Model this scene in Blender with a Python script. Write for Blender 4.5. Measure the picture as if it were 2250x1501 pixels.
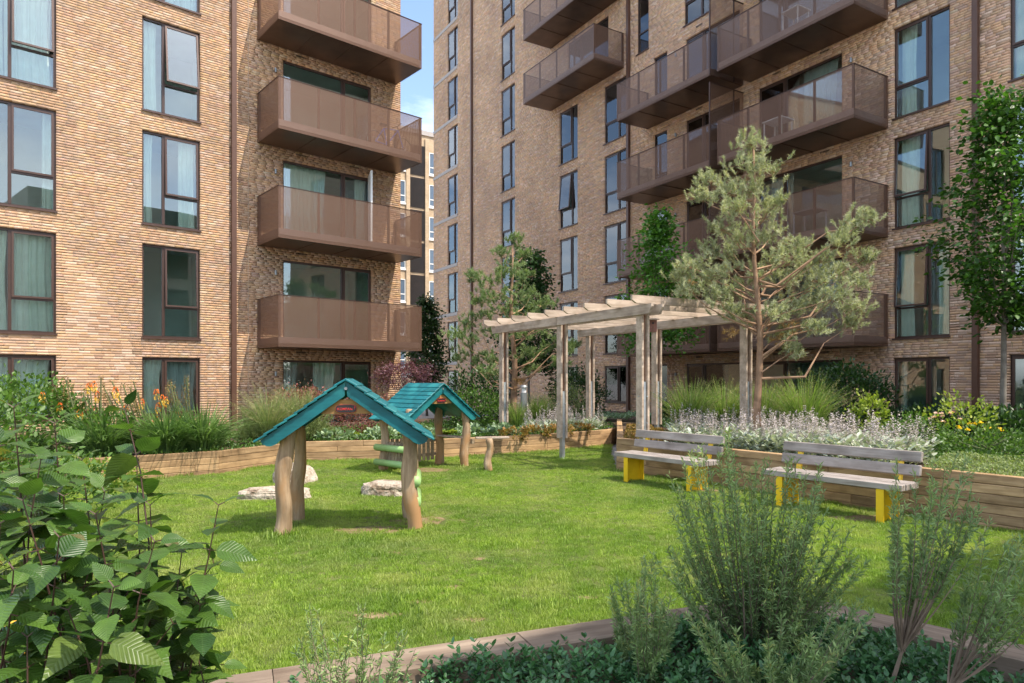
import bpy, bmesh, math, random
import numpy as np
from mathutils import Vector, Matrix, Euler
rng = np.random.default_rng(7)
random.seed(7)
for o in list(bpy.data.objects): bpy.data.objects.remove(o, do_unlink=True)
S = bpy.context.scene
COL = S.collection

# ------------------------------------------------------------------ camera, sky, sun
cd = bpy.data.cameras.new("camera"); cam = bpy.data.objects.new("camera", cd); COL.objects.link(cam)
cam.location = (0, 0, 1.6); cam.rotation_euler = (math.radians(90), 0, 0)
cd.sensor_width = 36; cd.lens = 24; cd.shift_y = 0.0376; cd.clip_end = 600; cd.clip_start = 0.05
S.camera = cam
SUN_DIR = Vector((-1.467, 0.848, -2.64)).normalized()
sd = bpy.data.lights.new("sun", 'SUN'); sd.energy = 2.75; sd.angle = math.radians(0.5); sd.color = (1.0, 0.91, 0.78)
sun = bpy.data.objects.new("sun", sd); COL.objects.link(sun); sun.rotation_euler = SUN_DIR.to_track_quat('-Z', 'Y').to_euler()
W = bpy.data.worlds.new("World"); S.world = W; W.use_nodes = True
nt = W.node_tree; nt.nodes.clear()
sky = nt.nodes.new('ShaderNodeTexSky'); sky.sky_type = 'NISHITA'; sky.sun_disc = False
sky.sun_elevation = math.radians(57.3); sky.sun_rotation = math.radians(120); sky.dust_density = 1.6; sky.air_density = 1.0; sky.ozone_density = 1.2
tc = nt.nodes.new('ShaderNodeTexCoord'); mp = nt.nodes.new('ShaderNodeMapping'); mp.inputs['Scale'].default_value = (1.0, 1.0, 3.2)
nz = nt.nodes.new('ShaderNodeTexNoise'); nz.inputs['Scale'].default_value = 2.6; nz.inputs['Detail'].default_value = 7; nz.inputs['Roughness'].default_value = .58
cr = nt.nodes.new('ShaderNodeValToRGB'); cr.color_ramp.elements[0].position = .43; cr.color_ramp.elements[1].position = .78
mx = nt.nodes.new('ShaderNodeMixRGB'); mx.inputs[2].default_value = (7.6, 7.9, 8.4, 1)
bg = nt.nodes.new('ShaderNodeBackground'); bg.inputs['Strength'].default_value = 0.15
ow = nt.nodes.new('ShaderNodeOutputWorld'); L = nt.links
L.new(tc.outputs['Generated'], mp.inputs[0]); L.new(mp.outputs[0], nz.inputs['Vector']); L.new(nz.outputs[0], cr.inputs[0])
L.new(cr.outputs[0], mx.inputs[0]); L.new(sky.outputs[0], mx.inputs[1]); L.new(mx.outputs[0], bg.inputs[0]); L.new(bg.outputs[0], ow.inputs[0])
S.view_settings.view_transform = 'Standard'; S.view_settings.look = 'None'; S.view_settings.exposure = 1.27; S.view_settings.gamma = 1.0
S.render.engine = 'CYCLES'
S.cycles.transparent_max_bounces = 20; S.cycles.max_bounces = 8; S.cycles.diffuse_bounces = 4; S.cycles.glossy_bounces = 4
S.cycles.use_denoising = True; S.cycles.sample_clamp_indirect = 8

# ------------------------------------------------------------------ materials
def mat(name):
    m = bpy.data.materials.new(name); m.use_nodes = True; m.node_tree.nodes.clear()
    return m, m.node_tree.nodes, m.node_tree.links
def N(ns, t, **kw):
    n = ns.new(t)
    for k, v in kw.items():
        if k in n.inputs: n.inputs[k].default_value = v
        else: setattr(n, k, v)
    return n
def ramp(ns, stops):
    r = ns.new('ShaderNodeValToRGB'); e = r.color_ramp.elements
    while len(e) > 1: e.remove(e[-1])
    e[0].position = stops[0][0]; e[0].color = (*stops[0][1], 1)
    for p, c in stops[1:]:
        x = e.new(p); x.color = (*c, 1)
    return r
def mathn(ns, ln, op, a, b=None, c=None):
    n = ns.new('ShaderNodeMath'); n.operation = op
    for i, v in enumerate((a, b, c)):
        if v is None: continue
        if isinstance(v, (int, float)): n.inputs[i].default_value = v
        else: ln.new(v, n.inputs[i])
    return n.outputs[0]
def mixc(ns, ln, fac, a, b, mode='MIX'):
    n = ns.new('ShaderNodeMixRGB'); n.blend_type = mode
    for i, v in enumerate((fac, a, b)):
        if isinstance(v, (int, float)): n.inputs[i].default_value = v
        elif isinstance(v, tuple): n.inputs[i].default_value = (*v, 1)
        else: ln.new(v, n.inputs[i])
    return n.outputs[0]
def finish(m, ns, ln, color, rough=.7, metallic=0.0, bump=None, bs=.3, bd=.01, spec=.5):
    p = ns.new('ShaderNodeBsdfPrincipled'); o = ns.new('ShaderNodeOutputMaterial')
    if isinstance(color, tuple): p.inputs['Base Color'].default_value = (*color, 1)
    else: ln.new(color, p.inputs['Base Color'])
    if isinstance(rough, (int, float)): p.inputs['Roughness'].default_value = rough
    else: ln.new(rough, p.inputs['Roughness'])
    p.inputs['Metallic'].default_value = metallic; p.inputs['Specular IOR Level'].default_value = spec
    if bump is not None:
        b = ns.new('ShaderNodeBump'); b.inputs['Strength'].default_value = bs; b.inputs['Distance'].default_value = bd
        ln.new(bump, b.inputs['Height']); ln.new(b.outputs[0], p.inputs['Normal'])
    ln.new(p.outputs[0], o.inputs[0])
    return m
def coords(ns, ln, kind='Object', scale=(1, 1, 1), rnd=0.0):
    t = ns.new('ShaderNodeTexCoord'); g = ns.new('ShaderNodeMapping'); g.inputs['Scale'].default_value = scale
    ln.new(t.outputs[kind], g.inputs[0])
    if rnd:
        oi = ns.new('ShaderNodeObjectInfo'); v = ns.new('ShaderNodeVectorMath'); v.operation = 'SCALE'
        v.inputs[0].default_value = (1, .7, .4)
        ln.new(mathn(ns, ln, 'MULTIPLY', oi.outputs['Random'], rnd), v.inputs['Scale']); ln.new(v.outputs[0], g.inputs['Location'])
    return g.outputs[0]
def plain(name, c, rough=.6, metallic=0.0, var=.12, scale=6, spec=.5, bs=.1):
    m, ns, ln = mat(name); co = coords(ns, ln, 'Object')
    n = N(ns, 'ShaderNodeTexNoise', Scale=scale, Detail=5); ln.new(co, n.inputs['Vector'])
    r = ramp(ns, [(.3, tuple(x * (1 - var) for x in c)), (.7, tuple(min(1, x * (1 + var)) for x in c))]); ln.new(n.outputs[0], r.inputs[0])
    return finish(m, ns, ln, r.outputs[0], rough, metallic, n.outputs[0], bs, .01, spec)
def brick_mat():
    m, ns, ln = mat("brick"); at = ns.new('ShaderNodeAttribute'); at.attribute_name = 'bc'
    g = ns.new('ShaderNodeNewGeometry')
    mp = ns.new('ShaderNodeMapping'); mp.inputs['Scale'].default_value = (.8, .8, 3.4); ln.new(g.outputs['Position'], mp.inputs[0])
    n = N(ns, 'ShaderNodeTexNoise', Scale=9, Detail=6, Roughness=.65); ln.new(mp.outputs[0], n.inputs['Vector'])
    pale = ramp(ns, [(.53, (0, 0, 0)), (.66, (1, 1, 1))]); ln.new(n.outputs[0], pale.inputs[0])
    c = mixc(ns, ln, mathn(ns, ln, 'MULTIPLY', pale.outputs[0], .55), at.outputs['Color'], (.62, .47, .38))
    n2 = N(ns, 'ShaderNodeTexNoise', Scale=38, Detail=4, Roughness=.7); ln.new(mp.outputs[0], n2.inputs['Vector'])
    r2 = ramp(ns, [(.3, (.86, .85, .84)), (.65, (1.07, 1.06, 1.05))]); ln.new(n2.outputs[0], r2.inputs[0])
    c = mixc(ns, ln, 1.0, c, r2.outputs[0], 'MULTIPLY')
    n3 = N(ns, 'ShaderNodeTexNoise', Scale=.5, Detail=3); ln.new(g.outputs['Position'], n3.inputs['Vector'])
    r3 = ramp(ns, [(.35, (.86, .85, .86)), (.65, (1.1, 1.08, 1.04))]); ln.new(n3.outputs[0], r3.inputs[0])
    c = mixc(ns, ln, 1.0, c, r3.outputs[0], 'MULTIPLY')
    return finish(m, ns, ln, c, .9, 0, n2.outputs[0], .15, .004, .2)
def bricktex_mat(name, c1, c2, mortar, scale=1.0):
    m, ns, ln = mat(name); co = coords(ns, ln, 'Object')
    sp = ns.new('ShaderNodeSeparateXYZ'); ln.new(co, sp.inputs[0]); cb = ns.new('ShaderNodeCombineXYZ')
    ln.new(mathn(ns, ln, 'ADD', sp.outputs[0], sp.outputs[1]), cb.inputs[0]); ln.new(sp.outputs[2], cb.inputs[1])
    b = ns.new('ShaderNodeTexBrick'); b.inputs['Scale'].default_value = scale; b.inputs['Brick Width'].default_value = .235; b.inputs['Row Height'].default_value = .0667
    b.inputs['Mortar Size'].default_value = .006; b.inputs['Color1'].default_value = (*c1, 1); b.inputs['Color2'].default_value = (*c2, 1); b.inputs['Mortar'].default_value = (*mortar, 1)
    ln.new(cb.outputs[0], b.inputs['Vector'])
    n = N(ns, 'ShaderNodeTexNoise', Scale=1.2, Detail=6); ln.new(co, n.inputs['Vector'])
    r = ramp(ns, [(.3, (.82, .82, .82)), (.7, (1.12, 1.12, 1.12))]); ln.new(n.outputs[0], r.inputs[0])
    c = mixc(ns, ln, 1, b.outputs[0], r.outputs[0], 'MULTIPLY')
    return finish(m, ns, ln, c, .9, 0, b.outputs['Fac'], .4, -.006, .2)
def wood_mat(name, light, dark, rough=.75, grain=14, knots=.5, rnd=.25, spec=.3, blotch=None):
    m, ns, ln = mat(name); co = coords(ns, ln, 'Object', (1.0, grain, grain), 40)
    n = N(ns, 'ShaderNodeTexNoise', Scale=1.6, Detail=8, Roughness=.62, Distortion=.6); ln.new(co, n.inputs['Vector'])
    r = ramp(ns, [(.28, dark), (.5, tuple((a + b) / 2 for a, b in zip(light, dark))), (.72, light)]); ln.new(n.outputs[0], r.inputs[0])
    co2 = coords(ns, ln, 'Object', (1.5, 3, 3), 40)
    n2 = N(ns, 'ShaderNodeTexNoise', Scale=2.2, Detail=4); ln.new(co2, n2.inputs['Vector'])
    r2 = ramp(ns, [(.32, (.68, .66, .64)), (.6, (1.08, 1.08, 1.08))]); ln.new(n2.outputs[0], r2.inputs[0])
    c = mixc(ns, ln, 1, r.outputs[0], r2.outputs[0], 'MULTIPLY')
    oi = ns.new('ShaderNodeObjectInfo'); r3 = ramp(ns, [(0, (1 - rnd, 1 - rnd, 1 - rnd * .9)), (1, (1 + rnd * .6, 1 + rnd * .55, 1 + rnd * .5))]); ln.new(oi.outputs['Random'], r3.inputs[0])
    c = mixc(ns, ln, 1, c, r3.outputs[0], 'MULTIPLY')
    if blotch: 
        n4 = N(ns, 'ShaderNodeTexNoise', Scale=1.3, Detail=5); ln.new(co2, n4.inputs['Vector'])
        r4 = ramp(ns, [(.5, (0, 0, 0)), (.62, (1, 1, 1))]); ln.new(n4.outputs[0], r4.inputs[0]); c = mixc(ns, ln, r4.outputs[0], c, blotch)
    return finish(m, ns, ln, c, rough, 0, n.outputs[0], .35, .004, spec)
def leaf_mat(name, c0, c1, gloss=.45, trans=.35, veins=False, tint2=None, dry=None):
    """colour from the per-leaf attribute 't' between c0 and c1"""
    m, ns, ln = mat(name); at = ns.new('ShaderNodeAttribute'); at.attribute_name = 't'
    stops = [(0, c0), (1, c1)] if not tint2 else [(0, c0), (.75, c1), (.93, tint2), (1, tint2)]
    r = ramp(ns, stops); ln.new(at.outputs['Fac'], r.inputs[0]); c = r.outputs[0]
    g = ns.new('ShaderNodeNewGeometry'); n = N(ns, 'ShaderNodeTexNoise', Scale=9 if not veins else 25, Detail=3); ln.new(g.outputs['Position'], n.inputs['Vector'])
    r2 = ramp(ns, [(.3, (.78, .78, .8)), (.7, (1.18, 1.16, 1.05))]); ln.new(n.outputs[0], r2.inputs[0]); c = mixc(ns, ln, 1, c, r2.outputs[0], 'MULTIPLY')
    if dry:
        n5 = N(ns, 'ShaderNodeTexNoise', Scale=1.5, Detail=5, Roughness=.6); ln.new(g.outputs['Position'], n5.inputs['Vector'])
        r5 = ramp(ns, [(.46, (0, 0, 0)), (.68, (1, 1, 1))]); ln.new(n5.outputs[0], r5.inputs[0]); c = mixc(ns, ln, mathn(ns, ln, 'MULTIPLY', r5.outputs[0], .62), c, dry)
        n6 = N(ns, 'ShaderNodeTexNoise', Scale=.7, Detail=4); ln.new(g.outputs['Position'], n6.inputs['Vector'])
        r6 = ramp(ns, [(.35, (.74, .80, .8)), (.62, (1.12, 1.08, 1.0))]); ln.new(n6.outputs[0], r6.inputs[0]); c = mixc(ns, ln, 1, c, r6.outputs[0], 'MULTIPLY')
    p = ns.new('ShaderNodeBsdfPrincipled'); p.inputs['Roughness'].default_value = gloss; p.inputs['Specular IOR Level'].default_value = .35
    if veins:
        uv = ns.new('ShaderNodeUVMap'); sp = ns.new('ShaderNodeSeparateXYZ'); ln.new(uv.outputs[0], sp.inputs[0])
        au = mathn(ns, ln, 'ABSOLUTE', mathn(ns, ln, 'SUBTRACT', sp.outputs[0], .5))
        ph = mathn(ns, ln, 'SUBTRACT', mathn(ns, ln, 'MULTIPLY', sp.outputs[1], 11.0), mathn(ns, ln, 'MULTIPLY', au, 7.0))
        sn = mathn(ns, ln, 'ABSOLUTE', mathn(ns, ln, 'SINE', mathn(ns, ln, 'MULTIPLY', ph, math.pi)))
        vein = mathn(ns, ln, 'POWER', mathn(ns, ln, 'SUBTRACT', 1.0, sn), 5.0)
        mid = mathn(ns, ln, 'LESS_THAN', au, .022)
        v = mathn(ns, ln, 'MAXIMUM', mathn(ns, ln, 'MULTIPLY', vein, .75), mid)
        c = mixc(ns, ln, mathn(ns, ln, 'MULTIPLY', v, .13), c, (.16, .23, .08))
        b = ns.new('ShaderNodeBump'); b.inputs['Strength'].default_value = .5; b.inputs['Distance'].default_value = .003
        ln.new(sn, b.inputs['Height']); ln.new(b.outputs[0], p.inputs['Normal'])
    ln.new(c, p.inputs['Base Color'])
    t = ns.new('ShaderNodeBsdfTranslucent'); bright = mixc(ns, ln, 1, c, (1.5, 1.7, .8), 'MULTIPLY'); ln.new(bright, t.inputs[0])
    ms = ns.new('ShaderNodeMixShader'); ms.inputs[0].default_value = trans; ln.new(p.outputs[0], ms.inputs[1]); ln.new(t.outputs[0], ms.inputs[2])
    o = ns.new('ShaderNodeOutputMaterial'); ln.new(ms.outputs[0], o.inputs[0])
    return m
def glass_mat(name, tint, base):
    m, ns, ln = mat(name)
    tr = ns.new('ShaderNodeBsdfTransparent'); tr.inputs[0].default_value = (*tint, 1)
    gl = ns.new('ShaderNodeBsdfGlossy'); gl.inputs['Roughness'].default_value = 0.0; gl.inputs[0].default_value = (.93, .97, 1, 1)
    lw = ns.new('ShaderNodeFresnel'); lw.inputs[0].default_value = 1.5
    f = mathn(ns, ln, 'MINIMUM', mathn(ns, ln, 'ADD', mathn(ns, ln, 'MULTIPLY', lw.outputs[0], 1.5), base), 1.0)
    co = coords(ns, ln, 'Object'); n = N(ns, 'ShaderNodeTexNoise', Scale=.9, Detail=1); ln.new(co, n.inputs['Vector'])
    b = ns.new('ShaderNodeBump'); b.inputs['Strength'].default_value = .05; b.inputs['Distance'].default_value = .02; ln.new(n.outputs[0], b.inputs['Height']); ln.new(b.outputs[0], gl.inputs['Normal'])
    ms = ns.new('ShaderNodeMixShader'); ln.new(f, ms.inputs[0]); ln.new(tr.outputs[0], ms.inputs[1]); ln.new(gl.outputs[0], ms.inputs[2])
    o = ns.new('ShaderNodeOutputMaterial'); ln.new(ms.outputs[0], o.inputs[0]); return m
def perf_mat(name, c, a=.048, rad=.228):
    """sheet metal with staggered round holes, in the panel's own (x, z) coordinates"""
    m, ns, ln = mat(name); t = ns.new('ShaderNodeTexCoord'); sp = ns.new('ShaderNodeSeparateXYZ'); ln.new(t.outputs['Object'], sp.inputs[0])
    u = mathn(ns, ln, 'DIVIDE', mathn(ns, ln, 'ADD', sp.outputs[0], sp.outputs[1]), a); v = mathn(ns, ln, 'DIVIDE', sp.outputs[2], a * .62)
    def grid(du, dv):
        fu = mathn(ns, ln, 'SUBTRACT', mathn(ns, ln, 'FRACT', mathn(ns, ln, 'ADD', u, 50 + du)), .5)
        fv = mathn(ns, ln, 'MULTIPLY', mathn(ns, ln, 'SUBTRACT', mathn(ns, ln, 'FRACT', mathn(ns, ln, 'ADD', v, 50 + dv)), .5), .62)
        return mathn(ns, ln, 'SQRT', mathn(ns, ln, 'ADD', mathn(ns, ln, 'MULTIPLY', fu, fu), mathn(ns, ln, 'MULTIPLY', fv, fv)))
    d = mathn(ns, ln, 'MINIMUM', grid(0, 0), grid(.5, .5))
    hole = mathn(ns, ln, 'LESS_THAN', d, rad)
    p = ns.new('ShaderNodeBsdfPrincipled'); p.inputs['Base Color'].default_value = (*c, 1); p.inputs['Roughness'].default_value = .38; p.inputs['Metallic'].default_value = .35
    tr = ns.new('ShaderNodeBsdfTransparent'); ms = ns.new('ShaderNodeMixShader'); ln.new(hole, ms.inputs[0]); ln.new(p.outputs[0], ms.inputs[1]); ln.new(tr.outputs[0], ms.inputs[2])
    o = ns.new('ShaderNodeOutputMaterial'); ln.new(ms.outputs[0], o.inputs[0]); return m
def ground_mat(name, stops, scale, fine=60, rough=.95, bs=.6, bd=.02):
    m, ns, ln = mat(name); g = ns.new('ShaderNodeNewGeometry'); n = N(ns, 'ShaderNodeTexNoise', Scale=scale, Detail=8, Roughness=.65); ln.new(g.outputs['Position'], n.inputs['Vector'])
    r = ramp(ns, stops); ln.new(n.outputs[0], r.inputs[0]); n2 = N(ns, 'ShaderNodeTexNoise', Scale=fine, Detail=4); ln.new(g.outputs['Position'], n2.inputs['Vector'])
    r2 = ramp(ns, [(.3, (.7, .7, .7)), (.7, (1.2, 1.2, 1.2))]); ln.new(n2.outputs[0], r2.inputs[0])
    return finish(m, ns, ln, mixc(ns, ln, 1, r.outputs[0], r2.outputs[0], 'MULTIPLY'), rough, 0, n2.outputs[0], bs, bd, .2)

M = {}
M['brick'] = brick_mat()
M['mortar'] = plain('mortar', (.37, .275, .195), .95, var=.2, scale=14)
M['sidebrick'] = bricktex_mat('brick_side', (.40, .27, .17), (.27, .18, .12), (.26, .2, .15))
M['palebrick'] = bricktex_mat('brick_pale', (.56, .42, .27), (.47, .35, .23), (.42, .34, .25))
M['greybrick'] = bricktex_mat('brick_grey', (.58, .50, .40), (.44, .38, .31), (.4, .36, .3))
M['stone'] = plain('pale_stone', (.40, .36, .33), .85, var=.12, scale=9)
M['frame'] = plain('brown_frame', (.055, .030, .022), .35, .2, var=.1)
M['frame2'] = plain('brown_sash', (.075, .042, .031), .35, .2, var=.1)
M['pipe'] = plain('brown_pipe', (.105, .052, .033), .4, .15, var=.08)
M['perf'] = perf_mat('perforated_panel', (.225, .130, .088))
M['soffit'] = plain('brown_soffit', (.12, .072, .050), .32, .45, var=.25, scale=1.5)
M['deckedge'] = plain('deck_edge', (.38, .29, .25), .4, .3, var=.15, scale=3)
M['glass'] = glass_mat('window_glass', (.90, .955, .93), .045)
M['room'] = plain('room_paint', (.50, .60, .54), .9, var=.15, scale=1)
M['curtain'] = plain('curtain_cloth', (.66, .74, .66), .85, var=.06, scale=5)
M['curtain_grey'] = plain('grey_curtain_cloth', (.40, .48, .46), .85, var=.08, scale=5)
M['white'] = plain('white_paint', (.78, .78, .76), .5, var=.04)
M['redcloth'] = plain('red_curtain', (.62, .05, .035), .8)
M['steel'] = plain('galvanised_steel', (.42, .45, .47), .35, .6, var=.15, scale=12)
M['lamp_metal'] = plain('lamp_metal', (.30, .31, .31), .35, .6)
M['dark'] = plain('dark_metal', (.03, .028, .027), .4, .3)
M['yellow'] = plain('yellow_paint', (.80, .50, .012), .38, 0, var=.08, scale=8)
M['teal'] = wood_mat('teal_paint', (.010, .150, .170), (.005, .105, .125), .45, 16, rnd=.10, blotch=(.018, .18, .19))
M['lime'] = plain('pale_green_paint', (.26, .42, .15), .5, 0, var=.1, scale=5)
M['timber'] = wood_mat('planter_timber', (.53, .355, .19), (.30, .18, .085), rnd=.28)
M['timber_old'] = wood_mat('weathered_timber', (.29, .225, .165), (.14, .10, .07), rnd=.12)
M['pergola'] = wood_mat('pergola_timber', (.56, .455, .36), (.36, .275, .205), rnd=.14)
M['pergola_red'] = wood_mat('pergola_inner_timber', (.36, .20, .135), (.22, .115, .07), rnd=.1)
M['bench'] = wood_mat('bench_timber', (.42, .365, .325), (.26, .22, .19), rnd=.1, grain=20)
M['log'] = wood_mat('robinia_log', (.50, .36, .23), (.19, .12, .065), rnd=.15, grain=9, blotch=(.36, .20, .09))
M['picket'] = wood_mat('picket_wood', (.42, .33, .22), (.22, .15, .09), rnd=.2)
M['signwood'] = wood_mat('sign_wood', (.42, .25, .09), (.26, .14, .05))
M['nestwood'] = wood_mat('nest_wood', (.42, .20, .15), (.26, .12, .09))
M['bark'] = wood_mat('tree_bark', (.27, .20, .145), (.11, .078, .055), grain=3)
M['pinebark'] = wood_mat('pine_bark', (.46, .29, .175), (.22, .13, .08), grain=3)
M['greybark'] = wood_mat('grey_bark', (.25, .225, .185), (.13, .115, .095), grain=3)
M['rock'] = ground_mat('boulder_rock', [(.38, (.20, .145, .10)), (.46, (.40, .33, .255)), (.65, (.50, .43, .355))], 5, 25, .9, 1.0, .03)
M['soil'] = ground_mat('soil', [(.3, (.055, .038, .026)), (.7, (.13, .09, .06))], 4)
M['dirt'] = ground_mat('bare_dirt', [(.3, (.15, .115, .05)), (.7, (.29, .215, .12))], 9)
M['paving'] = ground_mat('paving', [(.3, (.27, .26, .245)), (.7, (.36, .345, .32))], 1.3, 40)
M['rubber'] = ground_mat('yellow_rubber', [(.3, (.62, .33, .03)), (.7, (.75, .42, .05))], 3, 220, .9, .5, .006)
M['lawnbase'] = ground_mat('lawn_ground', [(.3, (.07, .10, .022)), (.62, (.14, .16, .045)), (.75, (.22, .18, .08))], 2.4, 90)
M['stem'] = plain('plant_stem', (.10, .12, .04), .7)
M['redstem'] = plain('red_stem', (.060, .028, .018), .6)
M['black'] = plain('black_plastic', (.015, .013, .013), .4)
M['red'] = plain('red_print', (.60, .03, .03), .5)
M['blueprint'] = plain('blue_plastic', (.05, .12, .4), .4)

# ------------------------------------------------------------------ helpers
def link(name, data, parent=None, loc=(0, 0, 0), rot=(0, 0, 0), scale=None):
    o = bpy.data.objects.new(name, data); COL.objects.link(o); o.location = loc; o.rotation_euler = rot
    if scale is not None: o.scale = scale
    if parent is not None: o.parent = parent
    return o
def tag(o, label=None, cat=None, group=None, kind=None):
    for k, v in (('label', label), ('category', cat), ('group', group), ('kind', kind)):
        if v: o[k] = v
    return o
def thing(name, label, cat, loc=(0, 0, 0), rz=0.0, group=None):
    return tag(link(name, None, None, loc, (0, 0, rz)), label, cat, group)
class MB:
    def __init__(s): s.v = []; s.f = []
    def add(s, v, f):
        b = len(s.v); s.v += [tuple(p) for p in v]; s.f += [tuple(i + b for i in q) for q in f]
    def box(s, x0, x1, y0, y1, z0, z1):
        s.add([(x0, y0, z0), (x1, y0, z0), (x1, y1, z0), (x0, y1, z0), (x0, y0, z1), (x1, y0, z1), (x1, y1, z1), (x0, y1, z1)],
              [(3, 2, 1, 0), (4, 5, 6, 7), (0, 1, 5, 4), (1, 2, 6, 5), (2, 3, 7, 6), (3, 0, 4, 7)])
    def tube(s, pts, rad, n=6, cap=True):
        pts = [Vector(p) for p in pts]; m = len(pts); rad = rad if hasattr(rad, '__len__') else [rad] * m
        ring = []; ref = Vector((.31, .77, .55))
        for i, p in enumerate(pts):
            d = (pts[min(i + 1, m - 1)] - pts[max(i - 1, 0)]).normalized()
            a = d.cross(ref).normalized(); b = d.cross(a)
            ring.append([p + (a * math.cos(2 * math.pi * k / n) + b * math.sin(2 * math.pi * k / n)) * rad[i] for k in range(n)])
        v = [q for r in ring for q in r]; f = []
        for i in range(m - 1):
            for k in range(n):
                f.append((i * n + k, i * n + (k + 1) % n, (i + 1) * n + (k + 1) % n, (i + 1) * n + k))
        if cap: f.append(tuple(range(n))[::-1]); f.append(tuple((m - 1) * n + k for k in range(n)))
        s.add(v, f)
    def prism(s, poly, y0, y1):
        """poly in (x,z) extruded along y"""
        n = len(poly); v = [(x, y0, z) for x, z in poly] + [(x, y1, z) for x, z in poly]
        s.add(v, [tuple(range(n)), tuple(range(2 * n - 1, n - 1, -1))] + [(i, i + n, (i + 1) % n + n, (i + 1) % n) for i in range(n)])
    def mesh(s, name, m, smooth=False):
        me = bpy.data.meshes.new(name); me.from_pydata(s.v, [], s.f); me.materials.append(M[m] if isinstance(m, str) else m)
        if smooth: me.polygons.foreach_set('use_smooth', [True] * len(me.polygons))
        bm = bmesh.new(); bm.from_mesh(me); bmesh.ops.recalc_face_normals(bm, faces=bm.faces); bm.to_mesh(me); bm.free()
        me.update(); return me
    def build(s, name, m, parent=None, loc=(0, 0, 0), rot=(0, 0, 0), smooth=False):
        return link(name, s.mesh(name, m, smooth), parent, loc, rot)
_cb = {}
def cbox(sx, sy, sz, m, c=.004):
    """bevelled box mesh, shared by size"""
    k = (round(sx, 4), round(sy, 4), round(sz, 4), m, c)
    if k in _cb: return _cb[k]
    bm = bmesh.new(); bmesh.ops.create_cube(bm, size=1)
    for v in bm.verts: v.co.x *= sx; v.co.y *= sy; v.co.z *= sz
    if c: bmesh.ops.bevel(bm, geom=list(bm.edges), offset=c, segments=1, affect='EDGES')
    me = bpy.data.meshes.new('board'); bm.to_mesh(me); bm.free(); me.materials.append(M[m]); _cb[k] = me
    return me
def board(name, sx, sy, sz, m, parent, loc, rot=(0, 0, 0), c=.004):
    return link(name, cbox(sx, sy, sz, m, c), parent, loc, rot)
def polymesh(name, V, F, m, t=None, uv=None, smooth=False, colattr=None):
    """V (n,3) array, F list of (k,m) index arrays"""
    me = bpy.data.meshes.new(name); F = [F] if isinstance(F, np.ndarray) else F
    me.vertices.add(len(V)); me.vertices.foreach_set('co', np.asarray(V, dtype=np.float32).ravel())
    loops = np.concatenate([f.ravel() for f in F]); tot = np.concatenate([np.full(len(f), f.shape[1]) for f in F])
    me.loops.add(len(loops)); me.loops.foreach_set('vertex_index', loops.astype(np.int32))
    me.polygons.add(len(tot)); st = np.concatenate([[0], np.cumsum(tot)[:-1]])
    me.polygons.foreach_set('loop_start', st.astype(np.int32)); me.polygons.foreach_set('loop_total', tot.astype(np.int32))
    if smooth: me.polygons.foreach_set('use_smooth', np.ones(len(tot), dtype=bool))
    me.materials.append(M[m] if isinstance(m, str) else m)
    me.update(calc_edges=True)
    if t is not None:
        a = me.attributes.new('t', 'FLOAT', 'POINT'); a.data.foreach_set('value', np.asarray(t, dtype=np.float32))
    if colattr is not None:
        a = me.attributes.new('bc', 'FLOAT_COLOR', 'POINT'); a.data.foreach_set('color', np.asarray(colattr, dtype=np.float32).ravel())
    if uv is not None:
        u = me.uv_layers.new(name='UVMap'); u.data.foreach_set('uv', np.asarray(uv, dtype=np.float32)[loops].ravel())
    return me
def frames(d, up=None, roll=None):
    """orthonormal frames (n,3,3) whose columns are side, d, normal for unit directions d"""
    d = d / np.linalg.norm(d, axis=1, keepdims=True); n = len(d)
    up = np.tile([0, 0, 1.0], (n, 1)) if up is None else up
    s = np.cross(d, up); l = np.linalg.norm(s, axis=1, keepdims=True); s = np.where(l < 1e-4, np.array([[1.0, 0, 0]]), s / np.maximum(l, 1e-6))
    u = np.cross(s, d)
    if roll is not None:
        c, q = np.cos(roll)[:, None], np.sin(roll)[:, None]; s, u = s * c + u * q, u * c - s * q
    return np.stack([s, d, u], axis=2)
def scatter(tv, tf, R, P, sc, t):
    """copies of a template (verts tv, faces tf list of arrays): V, F, t"""
    tv = np.asarray(tv, float); k = len(tv); n = len(P); sc = np.asarray(sc, float)
    sc = sc[:, None] * np.ones(3) if sc.ndim == 1 else sc
    V = np.einsum('nij,nkj->nki', R, tv[None] * sc[:, None, :]) + P[:, None, :]
    off = (np.arange(n) * k)[:, None, None]
    F = [(f[None] + off).reshape(-1, f.shape[1]) for f in tf]
    return V.reshape(-1, 3), F, np.repeat(t, k)
def rdir(n, zmin=-1.0, zmax=1.0):
    z = rng.uniform(zmin, zmax, n); a = rng.uniform(0, 2 * np.pi, n); r = np.sqrt(1 - z * z)
    return np.stack([r * np.cos(a), r * np.sin(a), z], 1)
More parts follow.
